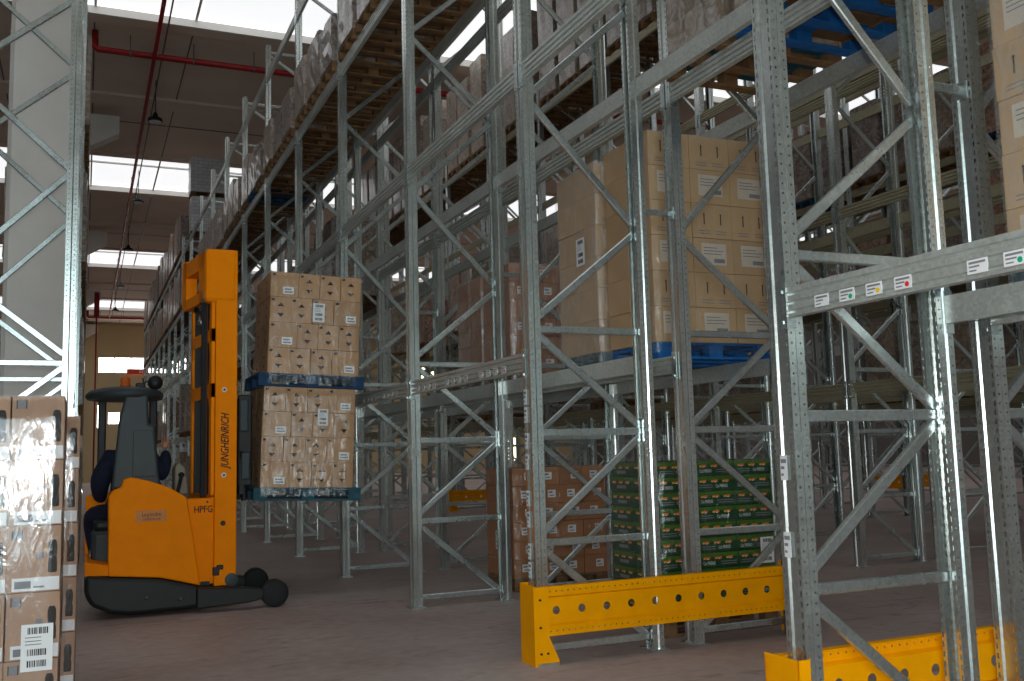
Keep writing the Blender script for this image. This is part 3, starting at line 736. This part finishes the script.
# 4 tan cartons with arrows on blue pallets, first level of the second row
tz = .315
pallet('blue', (4.5+.62, 7.14+.4, b2z), 'bright blue pallet on first level beams under the big tan load')
def lay_t(l): return [(.43*i, 0, .43, .4, ORD[i+1]+' from aisle') for i in range(3)]+[(0, .4, .43, .4, 'rear aisle corner')]+([(.43, .4, .43, .4, 'rear middle'), (.86, .4, .43, .4, 'rear far corner')] if l == 5 else [])
cartons('arrow', 'tan', (4.5, 7.14, b2z+.146), lay_t, 6, tz, 'first-level load on blue pallet', '', 'tan arrow cartons', varf=lambda l, i: (l+1) % 2+10)
film((4.495, 7.135, b2z+.05), (5.795, 7.945, b2z+2.04), 'clear stretch film round the big tan load on bright blue pallet')
pallet('teal', (4.43+.62, 7.99+.4, b2z), 'worn teal pallet on first level beams under second tan load')
def lay_t2(l): return [(0, 0, .43, .4, 'first from aisle'), (.43, 0, .43, .4, 'second from aisle'), (0, .4, .43, .4, 'rear aisle corner')]
cartons('arrow', 'tan', (4.42, 7.99, b2z+.146), lay_t2, 6, tz*.97, 'first-level load on teal pallet', '', 'tan arrow cartons', varf=lambda l, i: l % 2+10)
film((4.415, 7.985, b2z+.05), (5.29, 8.795, b2z+1.99), 'wrinkled stretch film round the second tan load on teal pallet', FILMB)
sheet((4.4, 8.28, b2z+1.15), 'white sheet on aisle side of the tan load on teal pallet', (0, 0, -PI/2), .9)
# 5 tan cartons beside the camera, first level of the second row
pallet('teal', (4.5+.6, 2.78+.42, b2z), 'teal pallet on first level beams under the tan load at picture edge')
def lay_n(l): return [(0, .0, .43, .42, 'front aisle corner'), (0, .42, .43, .42, 'rear aisle corner')]
cartons('arrow', 'tan', (4.49, 2.76, b2z+.146), lay_n, 6, .3, 'load at picture edge', '', 'tan arrow cartons', varf=lambda l, i: (l+1) % 2)
film((4.485, 2.755, b2z+.05), (4.93, 3.605, b2z+1.95), 'clear stretch film round the tan load at picture edge', FILMB)
# 6 tall bottle cartons at the aisle mouth
for q, (x1, y, dyy, nl, dz, w, n) in enumerate(((-.105, 6.15, .8, 5, .365, 'film-wrapped load closest to camera', 3), (-.025, 7.12, .8, 5, .35, 'second wrapped load beside aisle', 2))):
    wx = .275
    pallet('teal', (x1-.6, y+.4, 0), ('teal pallet on the floor under the wrapped bottle cartons closest to camera', 'teal pallet on the floor under second wrapped bottle carton load')[q])
    def lay_b(l, n=n):
        r = [(-wx*(i+1), 0, wx, .4, ORD[i+1]+' from aisle') for i in range(n)]
        return r+[(-wx, .4, wx, .4, 'rear aisle corner')]+([(-wx*2, .4, wx, .4, 'rear second from aisle'), (-wx*3, .4, wx, .4, 'rear third from aisle')] if l == 4 and n == 3 else [])
    cartons('bottle', 'faded', (x1, y, .146), lay_b, nl, dz, w, '', 'bottle cartons', jitter=.003)
    film((x1-wx*n-.005, y-.005, .05), (x1+.006, y+.806, .15+nl*dz), ('glossy stretch film round the bottle cartons closest to camera', 'glossy stretch film round the second bottle carton load')[q], FILMG, bulge=.005, pillow=.02)
    if q == 0: sheet((x1-.11, 6.15-.035, .58), 'white barcode sheet', s=.84)


# 7 two loads on the reach truck, tipped a little forward
TX = Matrix.Translation((1.68, 10.98, 1.12)) @ Matrix.Rotation(math.radians(2.3), 4, 'Y')
pm = TX @ Matrix.Translation((.62, .5, 0)) @ Matrix.Diagonal((1, 1.25, 1, 1))
pa = pallet('teal', (0, 0, 0), 'teal pallet on the forks under the lower truck load'); pa.matrix_world = pm
def lay_truck(l, o=0):
    r = []; x = 0
    for i in range(4):
        long_ = (i == 0) if (l+o) % 2 == 0 else (i == 3)
        w = .315 if long_ else .241
        r.append((x, 0, w, .5, ORD[i+1]+' from mast')); x += w
    return r+[(0, .5, .315, .5, 'rear mast corner')]+([(.315, .5, .315, .5, 'rear middle'), (.63, .5, .408, .5, 'rear far corner')] if l == 3 else [])
cartons('truck', 'kraft', (.085, .0, .146), lambda l: lay_truck(l), 4, .279, 'lower truck load', '', 'kraft cartons on the reach truck', xf=TX)
film((.08, -.005, .05), (1.13, 1.005, 1.264), 'clear stretch film round the lower load on the truck', FILM, TX)
sheet((.75, -.022, .93), 'white sheet near the top of the lower truck load', s=.62, xf=TX)
pa = pallet('navy', (0, 0, 0), 'dark blue pallet between the two loads on the truck'); pa.matrix_world = TX @ Matrix.Translation((.62, .5, 1.266)) @ Matrix.Diagonal((1, 1.25, 1, 1))
cartons('truck', 'kraft', (.11, .0, 1.412), lambda l: lay_truck(l, 1), 4, .288, 'upper truck load', '', 'kraft cartons on the reach truck', xf=TX)
film((.105, -.005, 1.3), (1.155, 1.005, 2.58), 'clear stretch film round the upper load on the truck', FILM, TX)
sheet((.66, -.022, 2.12), 'white sheet in the middle of the upper truck load', s=.72, xf=TX)
print('cartons', NCART[0])

# ------------------------------------------------------------------ other wrapped loads up in the racks
def wrap_mesh(h, mat, seed):
    rng = random.Random(seed); bm = bmesh.new(); bmesh.ops.create_cube(bm, size=1)
    bmesh.ops.subdivide_edges(bm, edges=bm.edges[:], cuts=3, use_grid_fill=True)
    for v in bm.verts:
        v.co = Vector((v.co.x*1.2, v.co.y*.8, (v.co.z+.5)*h))
        v.co += Vector((rng.uniform(-1, 1)*.012, rng.uniform(-1, 1)*.012, 0 if v.co.z < .01 else rng.uniform(-1, 1)*.012))
    bmesh.ops.bevel(bm, geom=[e for e in bm.edges if e.calc_face_angle(0) > 1.0], offset=.02, segments=2, affect='EDGES')
    m = MB(); m.frombm(bm, mat); return m.mesh('wrapped_load')
WM = [wrap_mesh(h, WR[i % 3], i) for i, h in enumerate((1.55, 1.35, 1.7, 1.5, 1.62, 1.28))]
WS = [wrap_mesh(1.22, WSIL, 77), wrap_mesh(1.2, WSIL, 78)]
WT = wrap_mesh(1.6, WR[3], 99)
WSHORT = [wrap_mesh(h, WR[j], 60+j) for h, j in ((.85, 3), (.72, 1), (1.0, 3), (.8, 0))]
WTALL = [wrap_mesh(h, WR[3], 40+i) for i, h in enumerate((2.3, 2.45, 2.2))]
rng = random.Random(5); NW = [0, 0]
def wload(row, k, l, slot, xc, y, z, mesh=None, pal=None, phrase=None):
    name = phrase or '%s level, %s bay from camera, %s in bay, %s' % (ordn(l+1), ordn(k+1), ordn(slot+1), ROWS[row][2].replace(' from the truck aisle', ' row').replace('row row', 'row').replace('row along the truck aisle', 'aisle row').replace('row beside the beige column', 'column row'))
    pal = pal or rng.choice(['wood']*9+['navy'])
    pallet(pal, (xc, y, z), 'pallet under wrapped load, '+name, False, group='pallets up in the racks'); NW[1] += 1
    tag(put('wrapped_load', mesh or rng.choice(WM), None, (xc+rng.uniform(-.02, .02), y, z+.146), (0, 0, PI*rng.choice((0, 1)))), 'film-wrapped pallet load, '+name, 'pallet load', 'wrapped loads up in the racks'); NW[0] += 1
def bay(row, k, lv, n=3, prob=1., base=-1, mesh=None, pals=None):
    x = ROWS[row][0]+.5
    y0 = fy(k+base)+.1
    for s in range(n):
        if rng.random() > prob: continue
        wload(row, k, lv, s, x, y0+.46+s*.93, LV[lv], rng.choice(mesh) if mesh else None, rng.choice(pals) if pals else None)
for k in range(3, 20): bay('A', k, 2, mesh=WSHORT if k < 12 else None)
for k in range(11, 20): bay('A', k, 3, prob=.9 if k > 11 else 0)
for k in range(14, 19): bay('A', k, 0, prob=.8)
for k in range(6, 13): bay('B', k, 1, prob=.7)  # loads added to darken the gaps behind the aisle row
for k in range(0, 10): bay('C', k, 3, base=0, mesh=WTALL, pals=['wood'])
for k in range(3, 6): bay('C', k, 1, base=0, prob=.7, mesh=[WT])
for k in range(6, 9): bay('C', k, 1, base=0, prob=.4)
for k in range(4, 8): bay('C', k, 0, base=0, prob=.35)
for k in range(3, 8): bay('D', k, 1, base=0, prob=.5); bay('D', k, 0, base=0, prob=.3)
for k in range(0, 6): bay('E', k, 2, base=0, mesh=WM, prob=.95)  # loads added to block bright skylight between the deep racks
for k in range(0, 7): bay('E', k, 0, base=0, prob=.3); bay('E', k, 1, base=0, prob=.4)
for k in range(2, 9):  # loads added to darken what the posts across the aisle reflect
    for l in (-1, 0, 1, 2):
        for q in range(2):
            z = 0 if l < 0 else LV[l]
            wload('L', 0, 0, 0, XL-.48, LY[k]+.5+q*.95, z, None, 'wood', '%s, %s bay from camera, %s in bay, column row' % ('floor' if l < 0 else ordn(l+1)+' level', ordn(k+1), ordn(q+1)))
# loads over the tunnel on the second row, blue pallets seen from below
for s in range(3): wload('B', 1, 1, s, XB+.5, fy(1)-.5-s*.95, LV[1], WT, ['mixed2', 'mixed', 'mixed2'][s], 'second level over the tunnel, %s from its far frame, second row' % ordn(s+1))
wload('B', 0, 1, 0, XB+.5, fy(0)-.62, LV[1], WT, 'mixed', 'second level just before the tunnel, second row')
# the double silver stack on the top level
for j in range(2):
    wload('A', 10, 3, 0, XA+.55, 34.1, LV[3]+j*1.37, WS[j], 'wood', ('top rack level, lower silver one of the stacked two', 'top rack level, upper silver one of the stacked two')[j])
for s, (y, z) in enumerate(((32.2, .0), (33.3, 0), (34.7, 0), (33.25, 1.5), (34.75, 1.5))):
    wload('A', 0, 0, 0, XA+.38, y, z if z == 0 else LV[0], WM[s % 6], 'wood', 'behind the mast, %s, %s, far aisle row' % ('floor' if z == 0 else 'first level', ordn(s % 3+1)))
print('wrapped', NW)

# ------------------------------------------------------------------ reach truck
T = thing('reach_truck', 'orange and grey reach truck carrying two stacked carton loads', 'forklift')
def tp(name, mb, label=None, parent=T, smooth=False): return put(name, mb.mesh(name, smooth), parent, label=label)
m = MB()
m.prism([(.25, .43), (.24, 1.23), (.28, 1.29), (.36, 1.32), (.38, 1.40), (.45, 1.42), (.63, 1.375), (.83, 1.30), (1.0, 1.19), (1.06, .85), (1.12, .43), (1.15, .27), (.94, .33), (.75, .38), (.46, .41)], 1, 10.85, 11.2, ORG, .02)
m.prism([(.03, .44), (.03, 1.2), (.12, 1.25), (1.0, 1.2), (1.1, .44)], 1, 11.95, 12.05, ORG, .02)
m.prism([(.03, .44), (.28, .43), (.28, .53), (.05, .58), (.03, .57)], 1, 10.9, 12.0, ORG, .02)
body = tp('body', m, 'orange painted body panels')
m = MB()
m.prism([(.03, .45), (.03, .27), (.09, .15), (.28, .06), (.46, .03), (1.0, .04), (1.2, .06), (1.2, .25), (.94, .325), (.75, .375), (.46, .405), (.25, .425)], 1, 10.83, 12.07, BLACK, .045)
for x, z in ((.62, .2), (.95, .16)): m.lathe([(.03, 0), (.02, -.012)], (x, 10.83, z), DGREY, 10, axis=1)
tp('chassis', m, 'black lower chassis skirt')
for y in (10.81, 12.06):
    m = MB(); m.prism([(1.1, .05), (1.1, .26), (1.62, .225), (1.78, .2), (1.78, .1), (1.62, .07)], 1, y-.075, y+.075, BLACK, .015)
    m.bb((1.62, y-.03, .09), (1.9, y+.03, .2), BLACK); a = tp('support_arm', m)
    m = MB(); m.lathe([(.05, -.075), (.12, -.075), (.143, -.055), (.143, .055), (.12, .075), (.05, .075)], (1.9, y, .143), RUBBER, 28, axis=1); tp('load_wheel', m, None, a, True)
m = MB(); m.lathe([(.06, -.1), (.15, -.09), (.17, -.06), (.17, .06), (.15, .09), (.06, .1)], (.45, 11.4, .17), RUBBER, 24, axis=1); tp('drive_wheel', m, None, T, True)
m = MB()
m.prism([(.27, 1.30), (.295, 1.6), (.33, 2.0), (.39, 2.28), (.61, 2.28), (.625, 1.97), (.685, 1.95), (.735, 1.40), (.77, 1.30)], 1, 11.0, 11.16, DGREY, .025)
m.prism([(.47, 1.42), (.47, 1.9), (.66, 1.9), (.715, 1.42)], 1, 10.985, 11.0, DGREY, .006)
tp('backrest_cover', m, 'dark grey cover behind the seat')
m = MB(); m.lathe([(.05, .085), (.6, .08), (.9, .05), (1., .012), (1., -.02), (.96, -.045), (.6, -.055), (.05, -.055)], (.40, 11.5, 2.3), DGREY, 36, sx=.4, sy=.55); tp('overhead_guard', m, 'dark grey rounded roof', T, True)
for x, y in ((.18, 11.92), (.72, 11.95)):
    m = MB(); m.cbox((x, y, 1.76), (.085, .08, 1.04), BLACK, .015); tp('roof_pillar', m)
m = MB(); m.cbox((.34, 11.55, .66), (.5, .5, .42), DGREY, .05); m.cbox((.36, 11.55, .92), (.5, .5, .12), BLACK, .04); m.bb((.08, 11.3, .6), (.085, 11.8, .63), WHITE); tp('seat', m)
m = MB(); m.cbox((.72, 11.45, 1.2), (.62, .5, .14), BLACK, .04, Matrix.Rotation(math.radians(14), 3, 'Y')); m.tube([(.95, 11.4, 1.22), (.99, 11.4, 1.4)], .02, BLACK); m.lathe([(.01, .05), (.035, .03), (.03, 0)], (.99, 11.4, 1.4), BLACK, 10); tp('control_console', m)
m = MB(); m.prism([(.93, 1.2), (.93, 1.5), (.97, 1.56), (1.04, 1.5), (1.08, 1.2)], 1, 11.5, 11.9, plain('console_beige', (150, 140, 122), .6), .02); tp('console_cover', m, 'beige control cover')
m = MB(); m.lathe([(.055, 0), (.055, .03), (.05, .04), (.05, .1), (.02, .125)], (.4, 11.4, 2.38), plain('beacon_amber', (196, 92, 26), .25), 16); m2 = MB(); m2.lathe([(.07, -.02), (.07, .01)], (.4, 11.4, 2.38), BLACK, 16)
b = tp('beacon', m, 'amber warning beacon', T, True); tp('beacon_base', m2, None, b)
m = MB(); m.cbox((.55, 11.35, 2.4), (.1, .12, .06), BLACK, .02); tp('roof_horn', m)
m = MB(); m.lathe([(.02, -.05), (.07, -.03), (.08, .0), (.075, .02), (.01, .025)], (.7, 11.3, 2.43), BLACK, 18, axis=1); m.tube([(.56, 11.3, 2.36), (.6, 11.3, 2.44), (.66, 11.3, 2.44)], .01, BLACK); m.tube([(.59, 11.3, 2.38), (.57, 11.3, 2.48)], .008, BLACK); tp('work_light', m, None, T, True)
# mast
m = MB()
m.cbox((1.405, 10.98, 2.06), (.23, .1, 3.63), ORG, .012); m.cbox((1.405, 12.0, 2.06), (.2, .09, 3.63), ORG, .012)
m.cbox((1.41, 11.5, 3.72), (.16, .95, .24), ORG, .02); m.cbox((1.41, 11.5, .35), (.16, .95, .18), ORG, .02)
mast = tp('mast', m, 'tall orange outer mast uprights')
def ladder(y0, y1, z0, z1, th=.035, x0=1.25, x1=1.14):
    q = MB(); vs = []
    for (y, x) in ((y0, x0), (y1, x1)): vs += [(x, y, z0), (x, y, z1), (x+th, y, z0), (x+th, y, z1)]
    q.add(vs, [(0, 1, 5, 4), (2, 6, 7, 3), (1, 3, 7, 5), (0, 4, 6, 2), (0, 2, 3, 1), (4, 5, 7, 6)], ORG); return q
def lx(y): return 1.25+(1.14-1.25)*(y-10.95)/(12.03-10.95)
m = MB()
for (ya, yb, za, zb) in ((10.95, 11.05, 1.18, 3.4), (11.95, 12.03, 1.18, 3.4), (10.95, 12.03, 2.86, 3.0), (10.95, 12.03, 2.25, 2.4), (10.95, 12.03, 1.14, 1.2)):
    q = ladder(ya, yb, za, zb, x0=lx(ya), x1=lx(yb)); m.add(q.v, q.f, ORG)
for z, s in ((2.86, -1), (3.0, 1), (2.25, -1), (2.4, 1)):          # rounded corners of the openings
    for y, d in ((11.05, 1), (11.95, -1)):
        m.add([(lx(y), y, z), (lx(y), y+d*.09, z), (lx(y), y, z+s*.12), (lx(y)+.03, y, z), (lx(y)+.03, y+d*.09, z), (lx(y)+.03, y, z+s*.12)], [(0, 1, 2), (3, 5, 4), (1, 4, 5, 2)], ORG)
tp('cross_bars', m, 'orange ladder frame on mast back', mast)
m = MB()     # rounded head casing with a window
hz0, hz1 = 3.28, 3.86
m.cbox((1.35, 11.02, 3.585), (.35, .2, .6), ORG, .05)
for (ya, yb, za, zb) in ((10.95, 11.3, 3.32, 3.88), (11.85, 12.04, 3.36, 3.9), (11.05, 11.95, 3.7, 3.88), (11.05, 11.95, 3.32, 3.44)):
    hx = lambda y: 1.2+(1.03-1.2)*(y-10.95)/1.09
    q = ladder(ya, yb, za, zb, .12, hx(ya), hx(yb)); m.add(q.v, q.f, ORG)
tp('mast_head', m, 'orange casing at mast top', mast)
m = MB(); m.prism([(1.0, .27), (1.0, 1.17), (1.29, 1.17), (1.29, .27)], 1, 10.96, 11.16, ORG, .015); m.bb((1.1, 10.953, .262), (1.25, 10.96, .3), BLACK); tp('battery_cover', m, 'orange lower cover beside the mast')
m = MB()
m.bb((1.165, 11.78, .4), (1.46, 11.86, 3.45), BLACK); m.bb((1.24, 11.1, .4), (1.46, 11.2, 3.45), BLACK); m.bb((1.17, 11.16, 1.0), (1.235, 11.24, 3.4), RUBBER)
for y, r in ((11.32, .04), (11.68, .04), (11.5, .055)): m.tube([(1.33, y, .5), (1.33, y, 3.5)], r, BLACK, 14)
m.tube([(1.225, 11.14, .9), (1.225, 11.14, 3.4)], .008, plain('hose_rust', (96, 56, 28), .7), 8)
for y in (11.25, 11.6): m.tube([(1.29, y, .9), (1.29, y, 3.5)], .016, RUBBER, 8)
m.bb((1.37, 11.06, .4), (1.39, 11.94, 3.6), BLACK)  # black back plate added so the mast openings look dark
tp('inner_mast', m, 'black inner uprights and lift cylinders', mast)
for y, z in ((11.32, 3.24), (11.5, 3.1), (11.1, 3.3)):
    m = MB(); m.lathe([(.025, .0), (.045, .01), (.045, .05), (.03, .06), (.03, .13)], (1.2, y, z), CHROME, 12); tp('hydraulic_fitting', m, 'bright hydraulic fitting', mast, True)
m = MB(); m.tube([(1.2, 11.5, 3.2), (1.14, 11.6, 3.35), (1.16, 11.8, 3.3)], .02, BLACK); tp('hydraulic_hose', m, None, mast, True)
m = MB(); m.cbox((1.58, 11.38, 1.62), (.06, .8, .1), BLACK, .01); m.cbox((1.58, 11.38, 1.25), (.06, .8, .12), BLACK, .01); m.cbox((1.58, 11.38, 2.2), (.04, .8, .06), BLACK, .01)
for y in (11.02, 11.2, 11.38, 11.56, 11.74): m.cbox((1.58, y, 1.75), (.04, .035, 1.0), BLACK, .008)
m.cbox((1.615, 11.01, 1.78), (.15, .06, 1.0), BLACK, .02); m.cbox((1.6, 10.985, 2.05), (.1, .05, .36), DGREY, .02); m.cbox((1.62, 10.985, 1.5), (.1, .05, .3), DGREY, .02)
tp('fork_carriage', m, 'black fork carriage and load guard', mast)
for y in (11.2, 11.62):
    m = MB(); m.cbox((2.22, y, 1.13), (1.12, .1, .03), BLACK, .008, Matrix.Rotation(math.radians(2.3), 3, 'Y')); m.cbox((1.63, y, 1.45), (.04, .1, .66), BLACK, .008); tp('fork', m, None, mast)
m = MB(); m.cbox((1.31, 10.935, .4), (.07, .03, .09), BLACK, .01); m.cbox((1.35, 10.93, .44), (.07, .025, .05), BLACK, .01); tp('latch', m, 'black latch', mast)
m = MB(); m.lathe([(.07, .0), (.07, -.02), (.03, -.025)], (1.47, 10.93, .3), DGREY, 18, axis=1); tp('roller', m, 'grey roller', mast)
m = MB(); m.lathe([(.028, 0), (.022, -.008)], (1.38, 10.93, .9), BLACK, 14, axis=1); tp('plug', m, 'black round plug', mast)
m = MB(); m.lathe([(.012, 0), (.01, -.006)], (1.22, 10.96, 1.13), BLACK, 10, axis=1); tp('plug', m, 'black round plug')
m = MB(); [add_text(m, 'JUNGHEINRICH', (1.43+a_, 10.927-b_, 1.48+c_), (0, 0, 1), (-1, 0, 0), .085, .58, DARKINK, .25) for a_, b_, c_ in ((0, 0, 0), (.003, .0003, .003))]; tp('lettering', m, 'black maker lettering up the mast', mast)
m = MB(); [add_text(m, 'HPFG', (1.08+a_, 10.957-b_, 1.02), (1, 0, 0), (0, 0, 1), .075, .19, DARKINK) for a_, b_ in ((0, 0), (.003, .0003))]; tp('lettering', m, 'black stencilled letters')
m = MB(); m.bb((.5, 10.846, .96), (.8, 10.8485, 1.075), plain('sticker_orange', (206, 130, 60), .5)); add_text(m, 'Le', (.56, 10.844, 1.015), (1, 0, 0), (0, 0, 1), .04, .04, DARKINK); add_text(m, 'g', (.605, 10.844, 1.015), (1, 0, 0), (0, 0, 1), .04, .025, REDP); add_text(m, 'endre', (.635, 10.844, 1.015), (1, 0, 0), (0, 0, 1), .04, .11, DARKINK); add_text(m, 'LOGISTIQUE', (.57, 10.844, .975), (1, 0, 0), (0, 0, 1), .02, .17, DARKINK); tp('sticker', m, 'small name sticker')
for z in (2.33, 1.41):
    m = MB(); m.lathe([(.026, 0), (.026, -.003)], (1.385, 10.93, z), WHITE, 18, axis=1); m.lathe([(.015, -.003), (.015, -.005)], (1.385, 10.93, z), plain_once('mark_violet', (110, 70, 120)), 12, axis=1); tp('round_sticker', m, 'round white sticker', mast)

# ------------------------------------------------------------------ the driver
def skinned(name, verts, edges, radii, root=0, sub=2):
    me = bpy.data.meshes.new(name); me.from_pydata(verts, edges, [])
    o = bpy.data.objects.new(name, me); COL.objects.link(o)
    sk = o.modifiers.new('skin', 'SKIN'); sk.use_smooth_shade = True
    for i, v in enumerate(me.skin_vertices[0].data): v.radius = (radii[i], radii[i]) if not isinstance(radii[i], tuple) else radii[i]; v.use_root = (i == root)
    s = o.modifiers.new('sub', 'SUBSURF'); s.levels = s.render_levels = sub
    dg = bpy.context.evaluated_depsgraph_get(); dg.update()
    out = bpy.data.meshes.new_from_object(o.evaluated_get(dg)); bpy.data.objects.remove(o); out.name = name; return out
V = [(.42, 11.5, 1.03), (.42, 11.46, 1.2), (.43, 11.43, 1.4), (.44, 11.43, 1.58), (.45, 11.46, 1.69), (.45, 11.49, 1.78), (.45, 11.53, 1.88), (.45, 11.55, 1.97),     # spine, neck, head 0-7
     (.29, 11.43, 1.62), (.18, 11.44, 1.38), (.19, 11.62, 1.2), (.22, 11.72, 1.18),           # arm on the doorway side 8-11
     (.63, 11.43, 1.62), (.77, 11.40, 1.40), (.80, 11.48, 1.62), (.80, 11.50, 1.70),          # raised arm 12-15
     (.30, 11.52, 1.0), (.13, 11.78, 1.0), (.16, 11.86, .62), (.16, 11.9, .52), (.16, 12.0, .5),    # leg 16-20
     (.54, 11.52, 1.0), (.62, 11.84, 1.02), (.62, 11.88, .66), (.62, 11.9, .56), (.62, 11.98, .54)]  # leg 21-25
Ed = [(0, 1), (1, 2), (2, 3), (3, 4), (4, 5), (5, 6), (6, 7), (3, 8), (8, 9), (9, 10), (10, 11), (3, 12), (12, 13), (13, 14), (14, 15), (0, 16), (16, 17), (17, 18), (18, 19), (19, 20), (0, 21), (21, 22), (22, 23), (23, 24), (24, 25)]
V = [(x+(.06 if i < 8 else .03 if x > .42 else -.02), y, z) for i, (x, y, z) in enumerate(V)]
Rd = [.23, .23, (.24, .15), (.23, .15), .09, .06, .09, .085, .12, .115, .075, .045, .115, .1, .065, .038, .14, .14, .08, .06, .05, .12, .1, .075, .055, .05]
# fingers of the raised hand: palm then five chains
hand = Vector((.83, 11.51, 1.74))
bodyme = skinned('person', V, Ed, Rd)
def fingers(mb, c, up, side, fwd, s=1):
    pass
HV = [tuple(hand+Vector((0, 0, -.03))), tuple(hand), tuple(hand+Vector((0, .005, .035)))]; HE = [(0, 1), (1, 2)]; HR = [.026, (.036, .02), (.036, .018)]
for i, (dx, ln) in enumerate(((-.028, .062), (-.010, .074), (.010, .07), (.028, .055))):
    b0 = len(HV); HV += [tuple(hand+Vector((dx, .006, .04))), tuple(hand+Vector((dx*1.2, .012, .04+ln*.5))), tuple(hand+Vector((dx*1.25, .03, .04+ln*.85))), tuple(hand+Vector((dx*1.25, .045, .04+ln*.95)))]
    HE += [(2, b0), (b0, b0+1), (b0+1, b0+2), (b0+2, b0+3)]; HR += [.009, .0085, .008, .007]
b0 = len(HV); HV += [tuple(hand+Vector((-.03, .01, -.005))), tuple(hand+Vector((-.055, .02, .02))), tuple(hand+Vector((-.062, .03, .045)))]
HE += [(1, b0), (b0, b0+1), (b0+1, b0+2)]; HR += [.011, .010, .008]
handme = skinned('hand', HV, HE, HR, 1, 1)
for me in (bodyme, handme): me.materials.clear()
bodyme.materials.append(NAVY); bodyme.materials.append(SKIN); handme.materials.append(SKIN)
for p in bodyme.polygons: p.material_index = 1 if p.center.z > 1.74 and abs(p.center.x-.51) < .15 else 0
P = tag(put('person', joined('person', [(bodyme, (0, 0, 0)), (handme, (0, 0, 0))])), 'seated truck driver in navy work clothes, one hand raised, behind the grey cover', 'person')
P.data.shade_smooth()
m = MB(); m.lathe([(.02, .12), (.06, .105), (.09, .07), (.098, .02), (.094, -.03), (.085, -.06)], (.51, 11.535, 1.97), HAIR, 20); put('hair', m.mesh('hair', True), P)
m = MB(); m.lathe([(.004, .0), (.014, -.012), (.012, -.03), (.004, -.036)], (.51, 11.64, 1.94), SKIN, 10); put('nose', m.mesh('nose', True), P)
for x in (.42, .60):
    m = MB(); m.lathe([(.004, -.008), (.02, -.006), (.024, .0), (.012, .008)], (x, 11.54, 1.93), SKIN, 12, axis=0, sy=1.4); put('ear', m.mesh('ear', True), P)
for x in (.48, .54):
    m = MB(); m.lathe([(.002, .006), (.008, .003), (.009, 0)], (x, 11.622, 1.96), DARKINK, 10, axis=1); put('eye', m.mesh('eye', True), P)
m = MB(); m.box((.51, 11.628, 1.885), (.045, .008, .008), plain_once('lips', (150, 80, 72))); put('mouth', m.mesh('mouth'), P)

# ------------------------------------------------------------------ light
def strength(mat, s): mat.node_tree.nodes['Principled BSDF'].inputs['Emission Strength'].default_value = s
strength(SKYL, .7); strength(WING, 5); strength(DOORG, 2.9); strength(WARMW, 4)
w = bpy.data.worlds.new('world'); sc.world = w; w.use_nodes = True
w.node_tree.nodes['Background'].inputs[0].default_value = (.8, .88, 1, 1); w.node_tree.nodes['Background'].inputs[1].default_value = .3
# the photographer's flash, just above the lens
l = bpy.data.lights.new('flash', 'SPOT'); l.energy = 330; l.spot_size = math.radians(90); l.spot_blend = .6; l.shadow_soft_size = .03; l.color = (1, .98, .94)
lo = bpy.data.objects.new('flash', l); COL.objects.link(lo); lo.matrix_world = co.matrix_world.copy(); lo.location = Vector((0, 0, H))+U*.11-F*.05
vs = sc.view_settings; vs.view_transform = 'Standard'; vs.look = 'None'; vs.exposure = .38; vs.gamma = 1; vs.use_curve_mapping = False
sc.cycles.max_bounces = 6; sc.cycles.transparent_max_bounces = 24; sc.cycles.sample_clamp_indirect = 4
